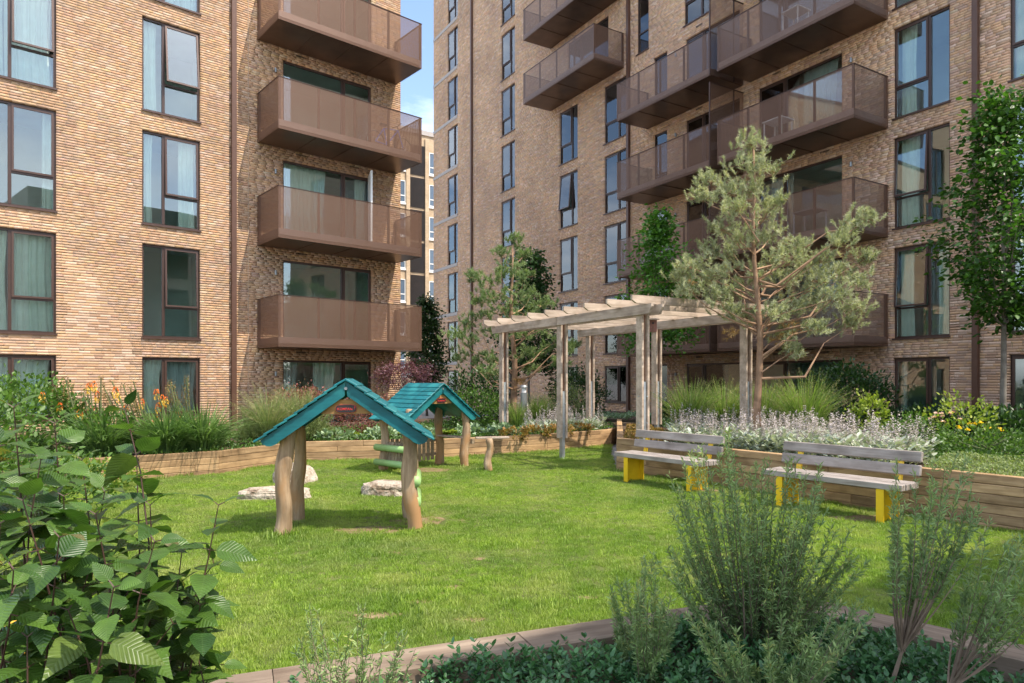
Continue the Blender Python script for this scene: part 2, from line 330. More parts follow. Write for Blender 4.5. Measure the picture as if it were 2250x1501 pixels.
# leaf templates: x = width, y = length, z = normal
LEAF = (np.array([(0, 0, 0), (-.28, .35, .05), (0, .4, -.02), (.28, .35, .05), (-.2, .75, .0), (.2, .75, .0), (0, 1, -.08)], float),
        [np.array([(0, 2, 1), (0, 3, 2), (4, 2, 6), (2, 5, 6)]), np.array([(1, 2, 4, 4), ])[:0].reshape(0, 4), np.array([(1, 2, 4), (2, 3, 5)])])
LEAF = (LEAF[0], [np.array([(0, 2, 1), (0, 3, 2), (1, 2, 4), (2, 3, 5), (4, 2, 6), (2, 5, 6)])])
LEAF4 = (np.array([(0, 0, 0), (-.3, .5, .06), (.3, .5, .06), (0, 1, -.05)], float), [np.array([(0, 3, 1), (0, 2, 3)])])
NEEDLE = (np.array([(-.5, 0, 0), (.5, 0, 0), (0, 1, .0)], float), [np.array([(0, 1, 2)])])
def join(parts):
    """parts: list of (V,F,t)"""
    Vs, Fs, ts, b = [], [], [], 0
    for V, F, t in parts:
        Vs.append(V); ts.append(t); Fs += [f + b for f in F]; b += len(V)
    return np.concatenate(Vs), Fs, np.concatenate(ts)
SRC = {}
def gn_scatter(name, P, E, sc, idx, meshes, label=None, cat=None):
    me = bpy.data.meshes.new(name); me.vertices.add(len(P)); me.vertices.foreach_set('co', np.asarray(P, np.float32).ravel())
    for nm, ty, key, dat in (('rot', 'FLOAT_VECTOR', 'vector', E), ('scl', 'FLOAT', 'value', sc), ('idx', 'INT', 'value', idx)):
        a = me.attributes.new(nm, ty, 'POINT'); a.data.foreach_set(key, np.asarray(dat, np.int32 if ty == 'INT' else np.float32).ravel())
    o = link(name, me); c = bpy.data.collections.new(name + '_pieces')
    for i, m in enumerate(meshes):
        q = bpy.data.objects.new(f"{name}_piece_{chr(97 + i)}", m); c.objects.link(q)
    g = bpy.data.node_groups.new(name, 'GeometryNodeTree')
    g.interface.new_socket(name='Geometry', in_out='INPUT', socket_type='NodeSocketGeometry'); g.interface.new_socket(name='Geometry', in_out='OUTPUT', socket_type='NodeSocketGeometry')
    ns, ln = g.nodes, g.links; gi = ns.new('NodeGroupInput'); go = ns.new('NodeGroupOutput')
    ci = ns.new('GeometryNodeCollectionInfo'); ci.inputs['Collection'].default_value = c; ci.inputs['Separate Children'].default_value = True; ci.inputs['Reset Children'].default_value = True
    ip = ns.new('GeometryNodeInstanceOnPoints'); ip.inputs['Pick Instance'].default_value = True
    def na(nm, ty):
        a = ns.new('GeometryNodeInputNamedAttribute'); a.data_type = ty; a.inputs['Name'].default_value = nm; return a.outputs[0]
    er = ns.new('FunctionNodeEulerToRotation'); ln.new(na('rot', 'FLOAT_VECTOR'), er.inputs[0])
    ln.new(gi.outputs[0], ip.inputs['Points']); ln.new(ci.outputs[0], ip.inputs['Instance']); ln.new(er.outputs[0], ip.inputs['Rotation'])
    ln.new(na('scl', 'FLOAT'), ip.inputs['Scale']); ln.new(na('idx', 'INT'), ip.inputs['Instance Index']); ln.new(ip.outputs[0], go.inputs[0])
    md = o.modifiers.new('scatter', 'NODES'); md.node_group = g
    return tag(o, label, cat, None, 'stuff')
def inpoly(P, poly):
    x, y = P[:, 0], P[:, 1]; r = np.zeros(len(P), bool); n = len(poly)
    for i in range(n):
        x1, y1 = poly[i]; x2, y2 = poly[(i + 1) % n]
        c = ((y1 > y) != (y2 > y)) & (x < (x2 - x1) * (y - y1) / (y2 - y1 + 1e-12) + x1); r ^= c
    return r
def at(px, py, Y):
    """the point at distance Y in front of the camera that a photo pixel looks at"""
    return np.array([(px - 1125) / 1500 * Y, Y, 1.6 + (835 - py) / 1500 * Y])
# ------------------------------------------------------------------ ground
PL = [(-6.75, 10.35), (-5.0, 11.65), (-4.15, 13.4), (-1.4, 14.05), (.8, 15.3), (2.45, 16.8), (2.75, 17.7)]
PR = [(2.75, 17.9), (1.85, 12.06), (5.36, 7.14), (7.6, 4.0)]
FB = [(-2.9, 2.22), (-1.04, 2.96), (.02, 3.39), (1.6, 4.02), (2.45, 3.2), (3.7, 2.0)]
YEL = [(-7, 1.5), (-2.2, 2.3), (-2.95, 4.3), (-3.6, 4.9), (-7, 5.2)]
def flat(name, poly, z, m, kind='structure', label=None):
    bm = bmesh.new(); f = bm.faces.new([bm.verts.new((x, y, z)) for x, y in poly]); bmesh.ops.triangulate(bm, faces=[f])
    bmesh.ops.recalc_face_normals(bm, faces=bm.faces)
    if bm.faces and sum(q.normal.z for q in bm.faces) < 0: bmesh.ops.reverse_faces(bm, faces=bm.faces)
    me = bpy.data.meshes.new(name); bm.to_mesh(me); bm.free(); me.materials.append(M[m]); return tag(link(name, me), label, None, None, kind)
flat('ground', [(-200, -200), (200, -200), (200, 300), (-200, 300)], -.03, 'paving')
LAWN = [(-6.2, 2.2), (-9.5, 8.0), (-7.4, 10.2)] + PL[:-1] + [(2.1, 14.5)] + PR[1:] + [(7.6, -1), (-3, -1)]
flat('lawn_ground', LAWN, 0, 'lawnbase')
flat('play_surface', YEL, .012, 'rubber')
flat('left_bed_soil', PL + [(3.2, 20), (-1, 24.6), (-13.0, 15.0), (-8.6, 10.6)], .30, 'soil')
flat('right_bed_soil', PR + [(11, 4), (16.0, 8.6), (11.0, 17.4), (6.2, 19.8)], .46, 'soil')
flat('far_bed_soil', [(1.6, 20.3), (5.2, 19.4), (8.6, 21.0), (1.5, 32), (-3, 30)], .34, 'soil')
flat('camera_bed_soil', FB + [(3.7, -1.5), (-2.9, -1.5)], .17, 'soil')

# ------------------------------------------------------------------ buildings
CH = 1 / 15
BR_COL = np.array([(.52, .345, .21), (.47, .305, .18), (.54, .345, .18), (.34, .22, .145), (.38, .28, .215), (.60, .46, .35), (.50, .30, .165), (.44, .31, .22)])
BR_COL = BR_COL * .58 + BR_COL.mean(0) * .42 * np.array([1.03, 1.0, 1.0])
BR_W = np.array([.22, .18, .14, .10, .11, .09, .08, .08])
def layout(s0, s1, z1, ops, zlim):
    """brick rectangles in running bond around openings; deep ones next to an opening or an end"""
    out = []
    for k in range(int(round(z1 / CH))):
        za, zb = k * CH, k * CH + CH - .0065
        if za < -.1: continue
        cuts = sorted((a, b) for a, b, c, d in ops if c < zb - .01 and d > za + .02)
        above = [(a, b) for a, b, c, d in ops if abs(d - za) < .03]
        x = s0; iv = []
        for a, b in cuts: iv.append((x, a)); x = b
        iv.append((x, s1))
        for a, b in iv:
            if b - a < .05: continue
            p = a; first = rng.choice([.11, .155, .19, .23]); q = min(b, a + first)
            while p < b - .03:
                if b - q < .06: q = b
                mid = (p + q) / 2
                deep = p - a < .01 or b - q < .01 or any(u < mid < w for u, w in above)
                if za < zlim(mid): out.append((p + (0 if p == a else .003), q - (0 if q == b else .003), za, zb, .115 if deep else .03))
                p = q; q = min(b, p + (.235 if rng.random() > .13 else rng.choice([.115, .175])))
    return np.array(out)
def brick_mesh(name, B, cols):
    n = len(B); pr = rng.normal(0, .0008, n); pr2 = rng.normal(0, .0004, n)
    y0, y1 = -.003 - pr, B[:, 4]; x0, x1, z0, z1 = B[:, 0], B[:, 1], B[:, 2] + rng.normal(0, .001, n), B[:, 3] + rng.normal(0, .001, n)
    V = np.stack([np.stack(a, 1) for a in ((x0, y0, z0), (x1, y0 + pr2, z0), (x1, y0, z1), (x0, y0 - pr2, z1), (x0, y1, z0), (x1, y1, z0), (x1, y1, z1), (x0, y1, z1))], 1)
    f = np.array([(0, 1, 2, 3), (4, 0, 3, 7), (1, 5, 6, 2), (3, 2, 6, 7), (4, 5, 1, 0)])
    F = (f[None] + (np.arange(n) * 8)[:, None, None]).reshape(-1, 4)
    C = np.repeat(np.concatenate([cols, np.ones((n, 1))], 1), 8, 0)
    return polymesh(name, V.reshape(-1, 3), F, 'brick', colattr=C)
BRICK_GAIN = [np.array([.93, .92, .90])]
def brick_cols(n):
    c = BR_COL[rng.choice(8, n, p=BR_W)] * BRICK_GAIN[0]; return np.clip(c * rng.normal(1, .06, (n, 1)) * rng.normal(1, .025, (n, 3)), .03, .8)
UB = []
for i in range(14):
    c = BR_COL[i % 8] * rng.uniform(.9, 1.1); V = np.array([(0, 0, 0), (1, 0, 0), (1, 0, 1), (0, 0, 1), (0, 1, 0), (1, 1, 0), (1, 1, 1), (0, 1, 1)], float)
    UB.append(polymesh('brick', V, np.array([(0, 1, 2, 3), (4, 0, 3, 7), (1, 5, 6, 2), (3, 2, 6, 7), (4, 5, 1, 0)]), 'brick', colattr=np.tile([*c, 1], (8, 1))))
def wall_shell(s0, s1, z1, ops, depth=.16, g=.007):
    """front face at y=0 with openings and their returns"""
    ops = [(a - g, b + g, c - g, d + g) for a, b, c, d in ops]
    xs = sorted({s0, s1, *[o[0] for o in ops], *[o[1] for o in ops]}); zs = sorted({-.2, z1, *[max(-.2, o[2]) for o in ops], *[o[3] for o in ops]})
    mb = MB()
    for i in range(len(xs) - 1):
        for j in range(len(zs) - 1):
            cx, cz = (xs[i] + xs[i + 1]) / 2, (zs[j] + zs[j + 1]) / 2
            if any(a < cx < b and c < cz < d for a, b, c, d in ops): continue
            mb.add([(xs[i], 0, zs[j]), (xs[i + 1], 0, zs[j]), (xs[i + 1], 0, zs[j + 1]), (xs[i], 0, zs[j + 1])], [(0, 1, 2, 3)])
    for a, b, c, d in ops:
        for q in ([(a, 0, c), (a, depth, c), (a, depth, d), (a, 0, d)], [(b, 0, c), (b, 0, d), (b, depth, d), (b, depth, c)], [(a, 0, d), (a, depth, d), (b, depth, d), (b, 0, d)], [(a, 0, c), (b, 0, c), (b, depth, c), (a, depth, c)]):
            mb.add(q, [(0, 1, 2, 3)])
    me = bpy.data.meshes.new('wall'); me.from_pydata(mb.v, [], mb.f); me.materials.append(M['mortar']); return me
_wm = {}
def frame_mesh(w, h, kind, flip):
    k = ('f', round(w, 2), round(h, 2), kind, flip)
    if k in _wm: return _wm[k]
    mb = MB(); t = .05; y0, y1 = .075, .14
    mb.box(0, t, y0, y1, 0, h); mb.box(w - t, w, y0, y1, 0, h); mb.box(t, w - t, y0, y1, 0, t); mb.box(t, w - t, y0 - .012, y1, h - t * 1.2, h)
    if kind != 'one':
        m = MULL[kind](w); mb.box(m - .035, m + .035, y0 - .008, y1, t, h - t * 1.2)
        if kind == 'tall': mb.box(m + .035, w - t, y0 - .004, y1, h * .33 - .025, h * .33 + .025)
    if kind == 'one' and h > 1.9: mb.box(t, w - t, y0 - .004, y1, h * .33 - .025, h * .33 + .025)
    if flip: mb.v = [(w - x, y, z) for x, y, z in mb.v]
    _wm[k] = mb.mesh('window_frame', 'frame'); return _wm[k]
MULL = {'tall': lambda w: w * .365, 'low': lambda w: w * .365, 'door': lambda w: w * .66}
def ring_mesh(w, h):
    k = ('r', round(w, 2), round(h, 2))
    if k not in _wm:
        mb = MB(); t = .045
        mb.box(0, t, -.05, 0, 0, h); mb.box(w - t, w, -.05, 0, 0, h); mb.box(t, w - t, -.05, 0, 0, t); mb.box(t, w - t, -.05, 0, h - t, h); _wm[k] = mb.mesh('sash', 'frame2')
    return _wm[k]
def pane_mesh(w, h):
    k = ('p', round(w, 3), round(h, 3))
    if k not in _wm:
        mb = MB(); mb.box(0, w, 0, .006, 0, h); _wm[k] = mb.mesh('pane', 'glass')
    return _wm[k]
def room_mesh(w, h):
    k = ('rm', round(w, 2), round(h, 2))
    if k not in _wm:
        a, b, c, d, D = -.5, w + .5, -.05 if h > 2 else -.3, h + .22, 2.6; mb = MB()
        for q in ([(a, .165, c), (a, D, c), (a, D, d), (a, .165, d)], [(b, .165, c), (b, .165, d), (b, D, d), (b, D, c)], [(a, .165, d), (a, D, d), (b, D, d), (b, .165, d)],
                  [(a, .165, c), (b, .165, c), (b, D, c), (a, D, c)], [(a, D, c), (b, D, c), (b, D, d), (a, D, d)],
                  [(a, .166, c), (-.0, .166, c), (-.0, .166, d), (a, .166, d)], [(w, .166, c), (b, .166, c), (b, .166, d), (w, .166, d)], [(0, .166, h), (w, .166, h), (w, .166, d), (0, .166, d)],
                  [(0, .166, c), (w, .166, c), (w, .166, 0), (0, .166, 0)]): mb.add(q, [(0, 1, 2, 3)])
        _wm[k] = mb.mesh('room', 'room')
    return _wm[k]
def curtain_mesh(w, h, m, seed):
    k = ('c', round(w, 2), round(h, 2), m, seed)
    if k not in _wm:
        r = np.random.default_rng(seed); n = max(14, int(w * 60)); x = np.linspace(0, w, n); ph = r.uniform(0, 6); fr = r.uniform(28, 40)
        zs = np.linspace(0, h, 6); V = []
        for j, z in enumerate(zs):
            sq = 1 - .12 * math.sin(math.pi * j / 5) * r.uniform(.3, 1)
            for i in range(n): V.append((x[i] * sq, .03 * math.sin(fr * x[i] + ph) + .015 * math.sin(2.3 * fr * x[i] + z), z))
        F = [(j * n + i, j * n + i + 1, (j + 1) * n + i + 1, (j + 1) * n + i) for j in range(5) for i in range(n - 1)]
        _wm[k] = polymesh('curtain', np.array(V), np.array(F), m, smooth=True)
    return _wm[k]
def sill_mesh(w):
    k = ('s', round(w, 2))
    if k not in _wm:
        mb = MB(); mb.box(-.02, w + .02, -.045, .074, -.045, -.002); _wm[k] = mb.mesh('sill', 'frame2')
    return _wm[k]
def window(bld, s, z, w, h, kind, flip=False, openl=0, cur=None, sill='metal', name='window', room=True, roomm=None):
    f = link(name, frame_mesh(w, h, kind, flip), bld, (s, 0, z)); t = .05
    if kind == 'one': panes = [(t, w - t, t, h - t * 1.2)] if h < 1.9 else [(t, w - t, t, h * .33 - .025), (t, w - t, h * .33 + .025, h - t * 1.2)]
    else:
        m = MULL[kind](w); panes = [(t, m - .035, t, h - t * 1.2)]
        panes += [(m + .035, w - t, t, h * .33 - .025), (m + .035, w - t, h * .33 + .025, h - t * 1.2)] if kind == 'tall' else [(m + .035, w - t, t, h - t * 1.2)]
    for i, (a, b, c, d) in enumerate(panes):
        if flip: a, b = w - b, w - a
        if i == len(panes) - 1 and kind != 'one':
            R = Matrix.Translation((a, .092, d)) @ Matrix.Rotation(math.radians(-openl), 4, 'X') @ Matrix.Translation((0, 0, c - d))
            link('sash', ring_mesh(b - a, d - c), f).matrix_local = R
            link('pane', pane_mesh(b - a - .09, d - c - .09), f).matrix_local = R @ Matrix.Translation((.045, -.03, .045))
        else: link('pane', pane_mesh(b - a, d - c), f, (a, .105, c))
    if sill == 'metal': link('sill', sill_mesh(w), f)
    for (fa, fb, mm, sd) in cur or ():
        a, b = (fa, fb) if not flip else (1 - fb, 1 - fa)
        link('curtain', curtain_mesh((b - a) * w, h + .05, mm, sd), f, (a * w, .30, -.02))
    if room: link('room', room_mesh(w, h), f)
    return f
BH, BD = 1.42, 1.58
def _balc(L):
    k = ('b', round(L, 2))
    if k in _wm: return _wm[k]
    d = {}
    mb = MB(); mb.box(.01, L - .01, -BD + .01, -.012, .012, .03)
    for i in range(1, 4): mb.box(L * i / 4 - .03, L * i / 4 + .03, -BD + .06, -.03, -.004, .012)
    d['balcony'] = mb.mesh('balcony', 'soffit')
    mb = MB(); mb.box(.035, L - .035, -BD + .035, -.014, .10, .27); d['deck'] = mb.mesh('deck', 'deckedge')
    mb = MB(); mb.box(0, L, 0, .004, 0, BH); d['front'] = mb.mesh('front_panel', 'perf')
    mb = MB(); mb.box(0, .004, 0, BD - .005, 0, BH); d['side'] = mb.mesh('side_panel', 'perf')
    mb = MB(); mb.box(-.01, L + .01, -BD - .012, -BD + .035, BH, BH + .014); mb.box(-.01, .035, -BD + .035, -.012, BH, BH + .014); mb.box(L - .035, L + .01, -BD + .035, -.012, BH, BH + .014); d['handrail'] = mb.mesh('handrail', 'frame2')
    mb = MB(); mb.box(-.025, .025, -.03, .03, .27, BH); d['post'] = mb.mesh('post', 'frame2')
    _wm[k] = d; return d
def balcony(bld, s, z, L, screen=None):
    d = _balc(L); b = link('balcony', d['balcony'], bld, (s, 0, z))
    link('deck', d['deck'], b); link('front_panel', d['front'], b, (0, -BD, 0)); link('side_panel', d['side'], b, (0, -BD + .005, 0)); link('side_panel', d['side'], b, (L - .004, -BD + .005, 0)); link('handrail', d['handrail'], b)
    for i in range(5): link('post', d['post'], b, (.05 + (L - .1) * i / 4, -BD + .045, 0))
    for x in (.05, L - .05): link('post', d['post'], b, (x, -.06, 0))
    if screen is not None:
        mb = MB(); mb.box(0, .004, -BD - .02, -.014, 0, 2.72); link('privacy_screen', mb.mesh('privacy_screen', 'perf'), b, (screen, 0, .02))
        mb = MB(); mb.box(-.02, .024, -BD - .05, -BD - .022, 0, 2.74); mb.box(-.02, .024, -BD - .022, -.014, 2.722, 2.744); mb.box(-.02, .024, -.5, -.47, 0, 2.72); link('screen_frame', mb.mesh('screen_frame', 'frame2'), b, (screen, 0, .02))
    return b
_lm = MB(); _lm.tube([(0, 0, 0), (0, 0, .13)], .035, 10); _lm.box(-.015, .015, .03, .06, .03, .1)
LAMPM = _lm.mesh('wall_light', 'lamp_metal')
_vm = MB()
for i in range(7): _vm.box(i * .045, i * .045 + .02, 0, .012, 0, .055)
VENTM = _vm.mesh('air_vent', 'dark')
def pipe(bld, s, z1):
    mb = MB(); mb.box(-.065, .065, -.13, -.014, -.1, z1); link('rainwater_pipe', mb.mesh('rainwater_pipe', 'pipe'), bld, (s, 0, 0))
def bricks_for(bld, s0, s1, H, ops, zlim):
    B = layout(s0, s1, H, ops, zlim)
    mw = bld.matrix_basis; ctr = np.stack([(B[:, 0] + B[:, 1]) / 2, np.zeros(len(B)), B[:, 2]], 1)
    Wc = ctr @ np.array(mw.to_3x3()).T + np.array(mw.translation)
    u, v = Wc[:, 0] / Wc[:, 1], (Wc[:, 2] - 1.6) / Wc[:, 1]
    vis = (np.abs(u) < .745) & (v < .55) & (v > -.03) & (B[:, 1] - B[:, 0] > .2)
    score = np.where(vis, np.linalg.norm(Wc - np.array([0, 0, 1.6]), axis=1), 1e9); idx = np.argsort(score)[:300]
    mask = np.ones(len(B), bool); mask[idx] = False
    tag(link('brickwork', brick_mesh('brickwork', B[mask], brick_cols(mask.sum())), bld), kind='stuff')
    pick = rng.choice(len(UB), 300, p=None)
    for j, i in enumerate(idx):
        a, b, c, d, e = B[i]; link('brick', UB[pick[j]], bld, (a, -.004 - rng.normal(0, .0012), c), (0, 0, 0), (b - a, e + .01, d - c))
    print('bricks', len(B))
def bobj(name, label, org, ang):
    o = thing(name, label, 'building', (*org, 0), ang); o.matrix_basis = Matrix.Translation((*org, 0)) @ Matrix.Rotation(ang, 4, 'Z'); return o
C1, C2 = 'curtain', 'curtain_grey'
# left building
A1 = math.atan2(1, 1.1633)
B1 = bobj('apartment_building', 'tan brick apartment block in full sun with a single stack of balconies', (-9.73, 17.96), A1)
TW, TH, LH = 1.447, 2.467, 1.533
ops = []; wins = []
for k in range(5):
    for s in (-3.34, 0.0, -6.7):
        z, h = (CH * 10, LH) if k == 0 else (3 * k - 4 * CH, TH); ops.append((s, s + TW, z, z + h)); wins.append((s, z, h, k))
    z = 0 if k == 0 else 3 * k - .2; ops.append((3.795, 6.77, z, 3 * k + 2.2))
H1 = 15.6
link('wall', wall_shell(-9, 7.86, H1, ops), B1)
bricks_for(B1, -9, 7.86, H1 - .2, ops, lambda s: 1.6 + .5567 * (17.96 + s * .652) * 1.06 + .8)
mb = MB()
for q in ([(7.86, 0, -.1), (7.86, 9, -.1), (7.86, 9, H1), (7.86, 0, H1)], [(-9, 0, -.1), (-9, 0, H1), (-9, 9, H1), (-9, 9, -.1)], [(-9, 9, -.1), (7.86, 9, -.1), (7.86, 9, H1), (-9, 9, H1)]): mb.add(q, [(0, 1, 2, 3)])
link('side_wall', mb.mesh('side_wall', 'sidebrick'), B1)
mb = MB(); mb.box(-9.05, 7.91, -.05, 9.05, H1, H1 + .12); link('parapet', mb.mesh('parapet', 'frame2'), B1)
CUR1 = {(-3.34, 0): [(0.02, .98, C1, 1)], (-3.34, 1): [(.0, .34, C1, 2), (.36, 1, C1, 3)], (-3.34, 3): [(.3, .98, C1, 4), (0, .3, C1, 5)], (-3.34, 2): [(.82, .98, C1, 6)], (-3.34, 4): [(.3, .98, C1, 4)],
        (0, 0): [(0, .36, C1, 7), (.40, .98, C2, 8)], (0, 2): [(0.02, .22, C1, 9), (.66, .98, C1, 10)], (0, 4): [(.4, .98, C1, 11)], (0, 3): [(.0, .28, C1, 12)]}
for s, z, h, k in wins:
    if s < -5: continue
    window(B1, s, z, TW, h, 'tall' if k else 'low', False, {(0, 3): 7, (-3.34, 3): 5, (0, 1): 2, (0, 2): 2}.get((s, k), 0), CUR1.get((s, k)))
for k in range(5):
    z = 0 if k == 0 else 3 * k - .2
    window(B1, 3.795, z, 2.975, 3 * k + 2.2 - z, 'door', False, 0, {2: [(0.02, .5, C1, 20), (.84, .97, C1, 21)], 0: [(0.02, .2, C2, 22), (.36, .62, C1, 23)]}.get(k), None, 'balcony_door')
    if k: balcony(B1, 3.02, 3 * k - .48, 4.66)
    link('wall_light', LAMPM, B1, (3.55, -.06, 3 * k + 1.72))
    for s in (4.2, 6.0): link('air_vent', VENTM, B1, (s, -.022, 3 * k + 2.2 + CH * 3.1))
pipe(B1, 2.33, H1)
# the open balcony door leaf on the second floor
dl = MB(); dl.box(-.03, .03, -.86, -.02, 0, 2.3); link('open_door_leaf', dl.mesh('open_door_leaf', 'white'), B1, (6.66, 0, 5.9), (0, 0, math.radians(-23)))

# right building: same brick, pinker, colour lightened to stand in for fill light
BRICK_GAIN[0] = np.array([1.22, 1.23, 1.27])
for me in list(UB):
    m2 = me.copy(); a = m2.attributes['bc']; v = np.empty(len(a.data) * 4, np.float32); a.data.foreach_get('color', v); v = v.reshape(-1, 4); v[:, :3] *= BRICK_GAIN[0]; a.data.foreach_set('color', v.ravel()); UB[UB.index(me)] = m2
A2 = math.atan2(-1, .6033)
B2 = bobj('apartment_building', 'tall shaded brick apartment block with three stacks of balconies and white stone bands', (10.43, 18.67), A2)
ops = []; W2 = []
def add(s, w, z, h, kind, cur=None, op=0, sill='metal', name='window', flip=True): ops.append((s, s + w, z, z + h)); W2.append((s, z, w, h, kind, flip, op, cur, sill, name))
H2 = 27.6
for k in range(9):
    z, h, kd = (CH * 10, LH, 'low') if k == 0 else (3 * k - 4 * CH, TH, 'tall')
    if k < 6:
        add(0, TW, z, h, kd, {2: [(.62, .95, C1, 31)], 3: [(.66, .95, C1, 34)], 1: [(.70, .98, C1, 33), (.02, .3, C1, 35)], 0: [(.86, .98, C1, 36)]}.get(k), 4 if k in (1, 2) else 0)
        add(7.2, TW, z, h, kd)
        if k: add(2.78, TW, z, h, kd, [(.5, .98, C1, 37 + k)])
        else: ops.append((2.78, 2.78 + 2.4, 0.2, 2.2)); W2.append((2.78, .2, 2.4, 2.0, 'tall', True, 0, None, 'metal', 'window'))
        dz = 0 if k == 0 else 3 * k - .2
        add(-4.48, 2.97, dz, 3 * k + 2.2 - dz, 'door', {3: [(.1, .5, C2, 41), (.55, .9, C2, 42)], 2: [(.6, .9, C2, 43)], 1: [(.1, .3, C2, 44)]}.get(k), 0, None, 'balcony_door')
    if k < 5:
        dz = 0 if k == 0 else 3 * k - .2
        add(-7.74, 2.5, dz, 3 * k + 2.2 - dz, 'door', [(.3, .85, C2, 50 + k)], 0, None, 'balcony_door')
        add(-9.45, .75, dz, 3 * k + 2.2 - dz, 'one', None, 0, None, 'balcony_door')
        add(-12.53, TW, z, h, kd, [(.7, .95, C1, 60 + k)] if k % 2 else None)
    else:
        add(-7.83, 1.3, z, h, 'tall'); add(-10.43, .7, z, h, 'one', None)
    if k < 5: add(-15.86, TW, z, h, kd, [(.1, .6, C2, 70 + k)] if k == 3 else None, 5 if k == 3 else 0)
    if k >= 5:
        dz = 3 * k - .2; add(-15.2, 2.97, dz, 2.4, 'door', [(.1, .4, C2, 75)], 0, None, 'balcony_door')
    add(-21.34, TW, z, h, kd, [(.0, 1, C2, 80)] if k % 3 == 1 else None)
    add(-28.0, TW, z, h, kd, [(.0, .5, 'redcloth', 90)] if k == 4 else [(.7, 1, C1, 91)], 0, None)
link('wall', wall_shell(-30.05, 11, H2, ops), B2)
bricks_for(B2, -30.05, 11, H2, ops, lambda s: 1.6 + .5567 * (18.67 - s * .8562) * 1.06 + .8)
for w in W2: window(B2, *w[:5], w[5], w[6], w[7], w[8], w[9])
mb = MB()
for q in ([(11, 0, -.1), (11, 12, -.1), (11, 12, H2), (11, 0, H2)], [(-30.05, 0, -.1), (-30.05, 0, H2), (-30.05, 12, H2), (-30.05, 12, -.1)], [(-30.05, 12, -.1), (11, 12, -.1), (11, 12, H2), (-30.05, 12, H2)]): mb.add(q, [(0, 1, 2, 3)])
link('side_wall', mb.mesh('side_wall', 'sidebrick'), B2)
mb = MB(); mb.box(-30.1, 11.05, -.05, 12.05, H2, H2 + .12); link('parapet', mb.mesh('parapet', 'frame2'), B2)
for k in range(1, 6): balcony(B2, -4.80, 3 * k - .48, 4.66)
for k in range(1, 5): balcony(B2, -9.78, 3 * k - .48, 4.67, screen=4.70)
for k in (5, 6, 7): balcony(B2, -16.56, 3 * k - .48, 5.35)
for s in (2.08, -10.87, -24.64): pipe(B2, s, H2)
for k in range(9):
    for j in range(4):
        a, b = -30.07 + j * .87, -30.07 + (j + 1) * .87 - .006
        if j < 3 or True: board('stone_band', b - a, .2, .19, 'stone', B2, ((a + b) / 2, .075, 3 * k - 4 * CH - .098 if k else .57), c=.003)
for k in range(6):
    link('wall_light', LAMPM, B2, (-1.2, -.06, 3 * k + 1.75)); link('wall_light', LAMPM, B2, (-8.2, -.06, 3 * k + 1.75))
    for s in (-3.9, -2.2, -7.2): link('air_vent', VENTM, B2, (s, -.022, 3 * k + 2.2 + CH * 3.1))

# far building in the gap
A3 = math.radians(33)
B3 = bobj('far_building', 'distant pale yellow brick block with dark lattice screens seen in the gap', (-12.6, 56.0), A3)
OB3 = []
mb = MB()
P3 = [(-4, 14, 'w')]
mb.box(-6, 16, 0, 10, -.1, 22.8); link('wall', mb.mesh('wall', 'palebrick'), B3)
mb = MB(); mb.box(-6.1, 16.1, -.12, 10.1, 22.8, 23.2); link('parapet', mb.mesh('parapet', 'stone'), B3)
for s in (2.6, 4.2, 5.98, 7.4):
    mb = MB(); mb.box(s, s + .34, -.16, 0, -.1, 22.5); link('pilaster', mb.mesh('pilaster', 'palebrick'), B3)
lat = MB()
for i in range(14):
    for zz in (0,): lat.box(i * .1, i * .1 + .035, -.05, -.02, 0, 2.6)
for j in range(26): lat.box(0, 1.33, -.07, -.05, j * .1, j * .1 + .035)
LAT = lat.mesh('lattice', 'dark')
fb = MB(); fb.box(0, 1.33, -.015, -.004, 0, 2.6); LATB = fb.mesh('lattice_back', 'soffit')
wf = MB(); wf.box(0, .06, -.06, -.002, 0, 1.9); wf.box(.74, .8, -.06, -.002, 0, 1.9); wf.box(.06, .74, -.06, -.002, 0, .1); wf.box(.06, .74, -.06, -.002, 1.83, 1.9); wf.box(.06, .74, -.05, -.002, .58, .66); wf.box(-.08, .88, -.1, -.002, -.14, 0)
WF = wf.mesh('window_frame', 'white')
wp = MB(); wp.box(.06, .74, -.02, -.003, .1, 1.83); wpm = wp.mesh('pane', plain('far_pane', (.10, .14, .19), .12))
for k in range(7):
    for s, kind in ((3.35, 'w'), (4.62, 'l'), (6.4, 'w'), (1.5, 'l')):
        if kind == 'w': f = link('window', WF, B3, (s, 0, 2.8 * k + 2.7)); link('pane', wpm, f)
        else: f = link('lattice_screen', LAT, B3, (s, 0, 2.8 * k + 2.45)); link('screen_back', LATB, f)
# block behind the viewer: throws the shade over the near corner of the lawn
B4 = bobj('apartment_building', 'brick block behind the viewer whose shade covers the near lawn corner', (6.1, -.7), math.radians(33.4))
mb = MB(); mb.box(0, 9.2, -12, 0, -.1, 12); link('wall', mb.mesh('wall', 'greybrick'), B4)
for k in range(4):
    for s in (1.0, 4.2, 7.0):
        g = MB(); g.box(0, 1.45, 0, .03, 0, 2.3); f = link('window', g.mesh('window', 'frame'), B4, (s, 0, 3 * k + .7)); g = MB(); g.box(.08, 1.37, .03, .04, .08, 2.22); link('pane', g.mesh('pane', 'glass'), f)

for z in (1.9, 2.1): board('band', 20, .2, .14, 'white' if z > 2 else 'stone', B3, (4.5, -.1, z), c=0)
mb = MB(); mb.box(-.008, .008, -.012, .01, 0, H1 - .2); link('movement_joint', mb.mesh('movement_joint', 'mortar'), B1, (2.76, 0, 0))
